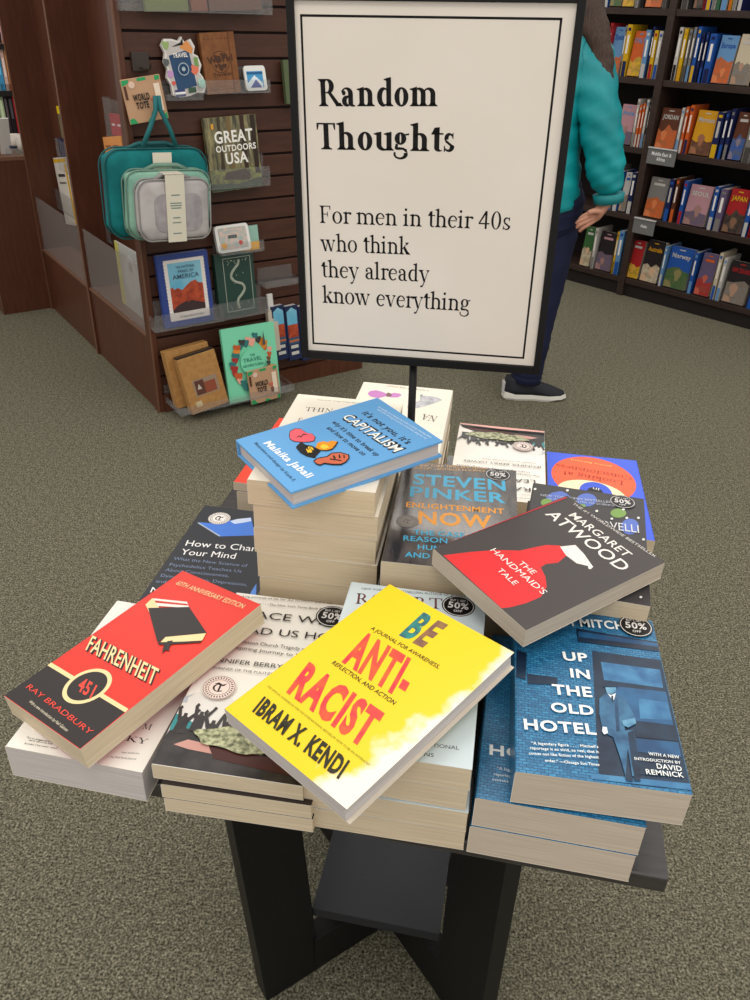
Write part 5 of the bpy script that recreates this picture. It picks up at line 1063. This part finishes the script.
SH_ = [
 (4, 'L', 12, 9.5, [(588, 601, 'f', 'yer'), (602, 606, 's', 'g'), (607, 611, 's', 'n'), (612, 616, 's', 'bw'), (617, 629, 'f', 'rew'), (630, 642, 'f', 'eyw'), (643, 646, 's', 'w'), (648, 652, 's', 'k'), (653, 670, 'f', 'dop'), (671, 675, 's', 'g')]),
 (4, 'R', 9, 9.5, [(690, 697, 's', 'g'), (698, 701, 's', 'k'), (702, 711, 'f', 'gkw'), (712, 714, 's', 'r'), (715, 720, 's', 'by'), (721, 725, 's', 'w'), (726, 729, 's', 'te'), (730, 737, 's', 'gl'), (738, 741, 's', 'yo'), (742, 746, 's', 'wg'), (747, 752, 's', 'nw')]),
 (3, 'L', 79, 9.0, [(600, 609, 'f', 'gw'), (609, 612, 's', 'r'), (612, 624, 'f', 'lob', 'Spain'), (624, 626, 's', 'g'), (626, 631, 's', 'yn'), (632, 645, 'f', 'oyl', 'ITALY'), (645, 650, 's', 'lw'), (651, 653, 's', 'n'), (653, 657, 's', 'yr'), (658, 662, 's', 'wb')]),
 (3, 'R', 85, 9.0, [(677, 681, 's', 'wk'), (682, 686, 's', 'ym'), (687, 690, 's', 'g'), (691, 694, 's', 'gl'), (695, 699, 's', 'by'), (700, 703, 's', 'n'), (704, 707, 's', 'nb'), (708, 715, 's', 'bn'), (717, 735, 'f', 'lob', 'Europe'), (736, 753, 'f', 'cgw')]),
 (2, 'L', 150, 8.6, [(618, 633, 'f', 'pvl', 'Asia'), (634, 636, 's', 'w'), (637, 639, 's', 'ow'), (640, 642, 's', 'ow'), (643, 645, 's', 'wl'), (646, 649, 's', 'kg')]),
 (2, 'R', 160, 8.6, [(657, 677, 'f', 'dow', 'JORDAN'), (678, 681, 's', 'wl'), (682, 685, 's', 'ow'), (686, 690, 's', 'on'), (692, 713, 'f', 'mdw', 'Morocco'), (713, 720, 's', 'nyw'), (721, 725, 's', 'nb'), (726, 730, 's', 'ng'), (731, 745, 'f', 'dbw'), (746, 754, 's', 'g')]),
 (1, 'L', 226, 8.6, [(606, 612, 's', 'gb'), (613, 618, 's', 'bw'), (619, 626, 'f', 'wgb'), (627, 632, 's', 'nw')]),
 (1, 'R', 233, 8.6, [(644, 663, 'f', 'gow'), (664, 669, 's', 'nbw'), (670, 674, 's', 'do'), (678, 682, 's', 'br'), (683, 706, 'f', 'pvw', 'SEOUL'), (708, 713, 's', 'bw'), (714, 721, 's', 'vg'), (722, 742, 'f', 'rky', 'JAPAN'), (743, 748, 's', 'bw'), (749, 755, 's', 'r')]),
 (0, 'L', 272, 9.4, [(578, 588, 'f', 'ecw'), (589, 592, 's', 'wg'), (593, 609, 'f', 'kvp'), (610, 612, 's', 'y'), (612, 617, 's', 'lb')]),
 (0, 'R', 300, 9.0, [(624, 637, 'f', 'ryw'), (638, 656, 'f', 'kcm', 'Australia'), (657, 660, 's', 'lw'), (661, 685, 'f', 'beW', 'Norway'), (686, 690, 's', 'bl'), (692, 708, 'f', 'vro'), (709, 713, 's', 'cb'), (714, 718, 's', 'wl'), (720, 744, 'f', 'kgr', 'NEW ZEALAND'), (745, 756, 's', 'nb')]),
]
for row, sec, yb, hh, lst in SH_:
    for it in lst:
        spec = it[3].replace('W', 'w')
        pxx = it[0]; y_ = yb+(pxx-(640 if sec == 'L' else 690))*(-.015, .0, .0)[0]
        # bottom edge of the row in the photo at this column
        yy = proj(BF.w(0, 0, SLV[row]))[1]
        for _ in range(6):
            s_ = BF.l(hit(pxx, yy, BF.w(0, 0, 0), b2))[0]; yy = proj(BF.w(s_, 0, SLV[row]))[1]
        hv = hh*(random.uniform(.92, 1.06) if it[2] == 's' else random.uniform(.88, .98))
        shelf_book(row, it[0], it[1], yy, it[2], spec, hv, sec, it[4] if len(it) > 4 else None)
for lbl, pts, txt in (('grey shelf label reading Middle East & Africa on the middle shelf', ((646, 163), (674, 167), (648, 151)), ('Middle East &', 'Africa')), ('grey shelf label reading Asia on the second lowest shelf', ((632, 232), (653, 236), (634, 218)), ('Asia', ''))):
    def q_(p): r_ = BF.l(hit(*p, BF.w(0, -.35, 0), b2)); return r_[0], r_[2]
    (xa, za), (xb, zb), (xc, zc) = (q_(p) for p in pts); zc = za+3.1
    F = Fr(BF.w(xa, -.35, za), b1, b2, UP); t = thing('shelf_label', lbl, 'shelf label', F, 'shelf labels'); w_ = xb-xa
    m = MB(); m.box(0, w_, -.12, 0, 0, 3.1); b = m.build('label_holder', [ink((112, 112, 112))], t, bevel=.04)
    m = MB(); m.box(0, w_, -.3, .3, 3.0, 3.2); m.build('holder_rim', [ink((196, 196, 196))], t)
    m = MB()
    for i, s_ in enumerate(txt):
        if s_: v, f = sans(s_, .03); ww = w_*(.7 if i == 0 and len(s_) > 5 else .3); m.add([(w_/2-ww/2+ww*q[0], -.14, (1.75 if txt[1] else 1.4)-.95*i+.62*q[1]) for q in v], f)
    m.build('label_lettering', [ink((236, 236, 236))], b)

# ================================================================== PERSON
Q = at(530, 399, 0); Q[1] = Q[1]
PFm = Fr((Q[0], Q[1], 0))
per = thing('person', 'person in a teal jacket and navy trousers walking behind the sign', 'person', PFm)
def skin(name, nodes, edges, mats, lvl=2, wrinkle=0., root=0):
    me = bpy.data.meshes.new(name); me.from_pydata([tuple(np.array(p[:3])*IN) for p in nodes], edges, []); ob = bpy.data.objects.new(name, me); COL.objects.link(ob)
    sk = ob.modifiers.new('skin', 'SKIN'); sk.use_smooth_shade = True
    for v, p in zip(me.skin_vertices[0].data, nodes):
        r_ = p[3]; v.radius = (r_[0]*IN, r_[1]*IN) if isinstance(r_, tuple) else (r_*IN, r_*IN); v.use_root = False
    me.skin_vertices[0].data[root].use_root = True
    ss = ob.modifiers.new('sub', 'SUBSURF'); ss.levels = lvl; ss.render_levels = lvl
    bpy.context.view_layer.update(); dg = bpy.context.evaluated_depsgraph_get(); m2 = bpy.data.meshes.new_from_object(ob.evaluated_get(dg)); bpy.data.objects.remove(ob)
    m2.name = name
    if wrinkle:
        for v in m2.vertices:
            x, y, z = (c/IN for c in v.co); n = v.normal
            d = wrinkle*(math.sin(2.1*z+1.3*math.sin(.9*x+.7*y)+x*.8)+.5*math.sin(3.7*z-1.6*x+y))
            v.co = v.co+n*(d*IN)
    for m_ in mats: m2.materials.append(m_)
    for p in m2.polygons: p.use_smooth = True
    o = bpy.data.objects.new(name, m2); COL.objects.link(o); o.parent = per; return o
SKIN_ = mat('skin', (196, 140, 116), .55)
# body: one continuous surface (x right, y away, z up; inches)
HX, HY = -3.0, 1.5
B = [(HX, HY, 33, (4.4, 3.4)), (HX, HY, 40, (3.8, 3.0)), (HX+.2, HY, 47, (4.4, 3.0)), (HX+.4, HY, 51.6, (3.0, 2.3)), (HX+.8, HY, 55.0, 1.9), (HX+1.2, HY, 57.6, 2.1), (HX+1.5, HY, 60.5, (3.0, 3.6)), (HX+1.4, HY, 63.3, (2.7, 3.3)),
     (.2, -.8, 50.2, 1.8), (2.6, -2.6, 45.6, 1.6), (4.0, -3.2, 40.2, 1.4), (5.8, -3.6, 34, 1.2), (6.3, -3.8, 31.9, .95), (5.6, -4.0, 30.4, (1.3, .7)),
     (-7.4, 4.0, 49.8, 1.8), (-9.4, 5.2, 40, 1.4), (-8.6, 3.2, 33, 1.2), (-8.2, 2.4, 30.5, (1.2, .7)),
     (-.9, .6, 30, 2.6), (-.3, .8, 18.5, 2.0), (-.7, 1.0, 4.4, 1.2), (-.6, .8, 1.9, 1.1), (3.0, .6, 1.2, .8),
     (-5.6, 3.2, 30, 2.6), (-6.2, 9.0, 18.5, 2.0), (-6.8, 17.0, 4.8, 1.2), (-6.8, 17.0, 2.2, 1.1), (-4.2, 18.0, 1.4, .8)]
E_ = [(0, 1), (1, 2), (2, 3), (3, 4), (4, 5), (5, 6), (6, 7), (3, 8), (8, 9), (9, 10), (10, 11), (11, 12), (12, 13), (3, 14), (14, 15), (15, 16), (16, 17), (0, 18), (18, 19), (19, 20), (20, 21), (21, 22), (0, 23), (23, 24), (24, 25), (25, 26), (26, 27)]
# fingers and thumb on the near hand (part of the same surface), half curled and pointing back towards the leg
hx, hy, hz = 5.6, -4.0, 30.4
for i, (dz, dy, ln) in enumerate(((.75, .1, 2.3), (.25, -.05, 2.75), (-.25, -.1, 2.6), (-.72, 0, 2.0))):
    k = len(B); B += [(hx-1.0, hy+dy, hz+dz*.8-.5, .40), (hx-1.0-ln*.42, hy+dy-.25, hz+dz*1.0-.95, .36), (hx-1.0-ln*.74, hy+dy-.1, hz+dz*1.05-1.45, .32), (hx-1.0-ln*.86, hy+dy+.25, hz+dz*1.05-2.0, .28)]
    E_ += [(13, k), (k, k+1), (k+1, k+2), (k+2, k+3)]
k = len(B); B += [(hx-.6, hy-.7, hz+.3, .45), (hx-1.5, hy-1.1, hz+.4, .4), (hx-2.3, hy-1.1, hz+.1, .33)]; E_ += [(13, k), (k, k+1), (k+1, k+2)]
hx, hy, hz = -8.2, 2.4, 30.5
for i, (dx, dy, ln) in enumerate(((.75, .25, 2.5), (.28, .1, 2.9), (-.2, 0, 2.75), (-.66, -.05, 2.2))):
    k = len(B); B += [(hx+dx*.8, hy+dy, hz-1.2, .42), (hx+dx*1.15, hy+dy-.25, hz-1.2-ln*.38, .37), (hx+dx*1.2, hy+dy-.7, hz-1.2-ln*.72, .33)]
    E_ += [(17, k), (k, k+1), (k+1, k+2)]
k = len(B); B += [(hx+1.0, hy-.3, hz-.1, .48), (hx+1.7, hy-.6, hz-1.0, .38)]; E_ += [(17, k), (k, k+1)]
body = skin('body', B, E_, [SKIN_], 2)
m = MB(); hd = np.array([HX+1.5, HY, 60.5]); fd = np.array([.8, .6, 0]); sd = np.array([-.6, .8, 0])
m.tube([hd+fd*2.6+UP*.3, hd+fd*3.3-UP*.5, hd+fd*2.7-UP*.9], [.25, .5, .3], n=8); m.build('nose', [SKIN_], per, smooth=True)
for s_ in (-1, 1):
    m = MB(); m.tube([hd+sd*s_*1.1+fd*2.3+UP*.35, hd+sd*s_*1.1+fd*2.75+UP*.35], [.45, .3], n=8); m.build('eye', [ink((60, 40, 34))], per, smooth=True)
    m = MB(); m.tube([hd+sd*s_*2.5+UP*.6, hd+sd*s_*2.85, hd+sd*s_*2.55-UP*.7], [.3, .5, .3], n=8); m.build('ear', [SKIN_], per, smooth=True)
m = MB(); m.tube([hd+sd*-.8+fd*2.5-UP*1.8, hd+fd*2.85-UP*1.8, hd+sd*.8+fd*2.5-UP*1.8], .22, n=6); m.build('mouth', [ink((170, 92, 86))], per, smooth=True)
# clothes
JK = mat('teal_jacket_cloth', (6, 150, 156), .45, .4, 'noise', (2, 128, 136), 6., bump=.5, bscale=14.)
J = [(HX+1.0, HY, 28.6, (7.8, 6.0)), (HX+.9, HY, 33, (7.5, 5.6)), (HX+.2, HY, 39, (6.6, 5.2)), (HX+.2, HY, 45, (6.4, 5.0)), (HX+.2, HY, 49.5, (5.6, 4.4)), (HX+.5, HY, 53.2, (3.6, 3.2)), (HX+.8, HY, 55.2, 2.6),
     (.0, -.9, 50.0, 3.1), (2.5, -2.4, 45.4, 3.1), (4.0, -3.2, 40.4, 3.0), (5.2, -3.5, 36.2, 2.75), (6.2, -3.7, 32.4, 2.35),
     (-7.2, 4.0, 49.6, 3.0), (-9.4, 5.2, 40.4, 2.8), (-8.7, 3.5, 33, 2.2)]
EJ = [(0, 1), (1, 2), (2, 3), (3, 4), (4, 5), (5, 6), (4, 7), (7, 8), (8, 9), (9, 10), (10, 11), (4, 12), (12, 13), (13, 14)]
jk = skin('jacket', J, EJ, [JK], 3, .16)
m = MB(); m.tube([(HX+3.0*math.cos(a)+.7, HY+2.7*math.sin(a), 55.0+.4*math.cos(a)) for a in [k*math.pi/8 for k in range(17)]], .85, n=8, cap=False); m.build('jacket_collar', [mat('dark_teal_lining', (14, 72, 78), .8)], jk, smooth=True)
m = MB(); m.tube([(6.15, -3.7, 32.9), (6.35, -3.75, 31.7)], [2.2, 2.0], n=16); m.build('jacket_cuff', [mat('teal_cuff', (8, 124, 130), .6)], jk, smooth=True)
TRS = mat('navy_trouser_cloth', (34, 38, 66), .8, .2, 'noise', (26, 30, 54), 8., bump=.4, bscale=16.)
def wr(pts): 
    o_ = []
    for i_ in range(len(pts)-1):
        a_, c_ = np.array(pts[i_], float), np.array(pts[i_+1], float)
        for q_ in range(8): u_ = q_/8; v_ = a_*(1-u_)+c_*u_; v_[3] += .12*math.sin(i_*8+q_*1.9)*math.sin(v_[2]*1.3); o_.append(v_)
    return o_+[np.array(pts[-1], float)]
m = MB()
for pts in ([(HX+.6, HY, 34, 5.2), (HX+.8, HY, 31, 6.3), (HX+.8, HY+.1, 28, 6.1), (HX+.9, HY+.2, 26.4, 5.2)], [(HX+2.4, 1.0, 30, 3.6), (-.2, .9, 26, 3.9), (-.3, .8, 19, 3.2), (-.6, 1.0, 11, 2.75), (-.8, 1.0, 5, 2.45), (-.9, 1.0, 2.9, 2.4)], [(HX-1.6, 2.6, 30, 3.6), (-5.0, 4.6, 26, 3.8), (-6.0, 9.0, 19, 3.1), (-6.5, 13.5, 10.5, 2.6), (-6.8, 16.8, 3.4, 2.3)]):
    w_ = wr(pts); m.tube([v_[:3] for v_ in w_], [float(v_[3]) for v_ in w_], n=18)
m.build('trousers', [TRS], per, smooth=True)
HAIR = mat('brown_hair', (72, 52, 42), .6, .4, 'noise', (46, 32, 26), 40., stretch=(6, 6, .6))
hr = [(HX+.6, HY-.2, 61.6, (3.9, 4.2)), (HX+.3, HY-.2, 64.2, (2.6, 3.0)), (HX+1.0, HY-1.2, 58.0, (3.6, 2.8)), (HX+3.0, HY-2.4, 54.8, (2.8, 1.9)), (HX+4.8, HY-3.5, 51.6, (2.0, 1.3)), (HX+6.2, HY-4.4, 48.0, (1.4, .9)), (HX+7.0, HY-4.8, 44.6, (.7, .5))]
skin('hair', hr, [(0, 1), (0, 2), (2, 3), (3, 4), (4, 5), (5, 6)], [HAIR], 2, .1)
def shoe(o, heel, pitch, lbl):
    c, s_ = math.cos(pitch), math.sin(pitch)
    def W(x, y, z): return (o[0]+x*c-z*s_*-1*0+ -z*s_, o[1]+y, o[2]+x*s_+z*c)
    def outl(k): return [(a, b*k) for a, b in ((-4.9, 0), (-4.7, 1.1), (-3, 1.45), (0, 1.35), (2.6, 1.75), (4.4, 1.4), (5.3, .4), (5.3, -.3), (4.4, -1.2), (2.6, -1.6), (0, -1.3), (-3, -1.4), (-4.7, -1.1))]
    m = MB(); P_ = outl(1.06); n = len(P_); rings = []
    for z, k in ((0, .94), (.35, 1.04), (1.0, 1.0)): rings.append([W(a*k, b*k, z+(.25 if a > 4 and z < .2 else 0)+(.35 if a < -4 and z > .5 else 0)) for a, b in P_])
    m.add([v for r_ in rings for v in r_], [(k*n+i, k*n+(i+1) % n, (k+1)*n+(i+1) % n, (k+1)*n+i) for k in range(2) for i in range(n)]+[tuple(range(n))[::-1], tuple(range(2*n, 3*n))]); so = m.build('shoe_sole', [ink((222, 220, 212))], per, smooth=False)
    m = MB(); rings = []
    for z, k, sx, ox in ((.95, .98, 1., 0), (1.8, .95, .97, -.1), (2.5, .85, .8, -.9), (3.1, .7, .6, -1.8), (3.6, .62, .42, -2.6)): rings.append([W(a*sx+ox, b*k, z-(.5 if a > 2 and z > 1.5 else 0)) for a, b in P_])
    m.add([v for r_ in rings for v in r_], [(k*n+i, k*n+(i+1) % n, (k+1)*n+(i+1) % n, (k+1)*n+i) for k in range(4) for i in range(n)]+[tuple(range(n))[::-1], tuple(range(4*n, 5*n))])
    up = m.build('shoe_upper', [mat('black_knit', (26, 28, 36), .8)], per, smooth=True)
    m = MB()
    for q in range(4): m.tube([W(-.2+q*.65, -.9, 3.0-q*.28), W(-.1+q*.65, 0, 3.25-q*.28), W(-.2+q*.65, .9, 3.0-q*.28)], .1, n=5)
    m.build('laces', [ink((60, 62, 70))], up, smooth=True)
    m = MB(); m.box(-5.1, -4.3, -.6, .6, 1.0, 2.8); m.v = [W(*v) for v in m.v]; m.build('heel_tab', [ink((200, 200, 198))], up, bevel=.1)
shoe((.4, .6, .0), 0, R(0), '')
shoe((-5.6, 17.4, .0), 0, 0, '')
# ================================================================== LIGHT
w = bpy.data.worlds.new('world'); SC.world = w; w.use_nodes = True
w.node_tree.nodes['Background'].inputs[0].default_value = (1, .96, .91, 1); w.node_tree.nodes['Background'].inputs[1].default_value = .86
for i, (x, y) in enumerate([(x, y) for x in (-75, 5, 85) for y in (-20, 65, 150, 235, 320)]):
    ld = bpy.data.lights.new('ceiling_light', 'AREA'); ld.shape = 'RECTANGLE'; ld.size = 46*IN; ld.size_y = 22*IN; ld.energy = 12; ld.color = (1, .94, .86)
    lo_ = bpy.data.objects.new('ceiling_light', ld); COL.objects.link(lo_); lo_.location = (x*IN, y*IN, 120*IN)
vs_ = SC.view_settings; vs_.view_transform = 'Standard'; vs_.look = 'None'; vs_.gamma = 1; vs_.use_curve_mapping = False; vs_.exposure = .0
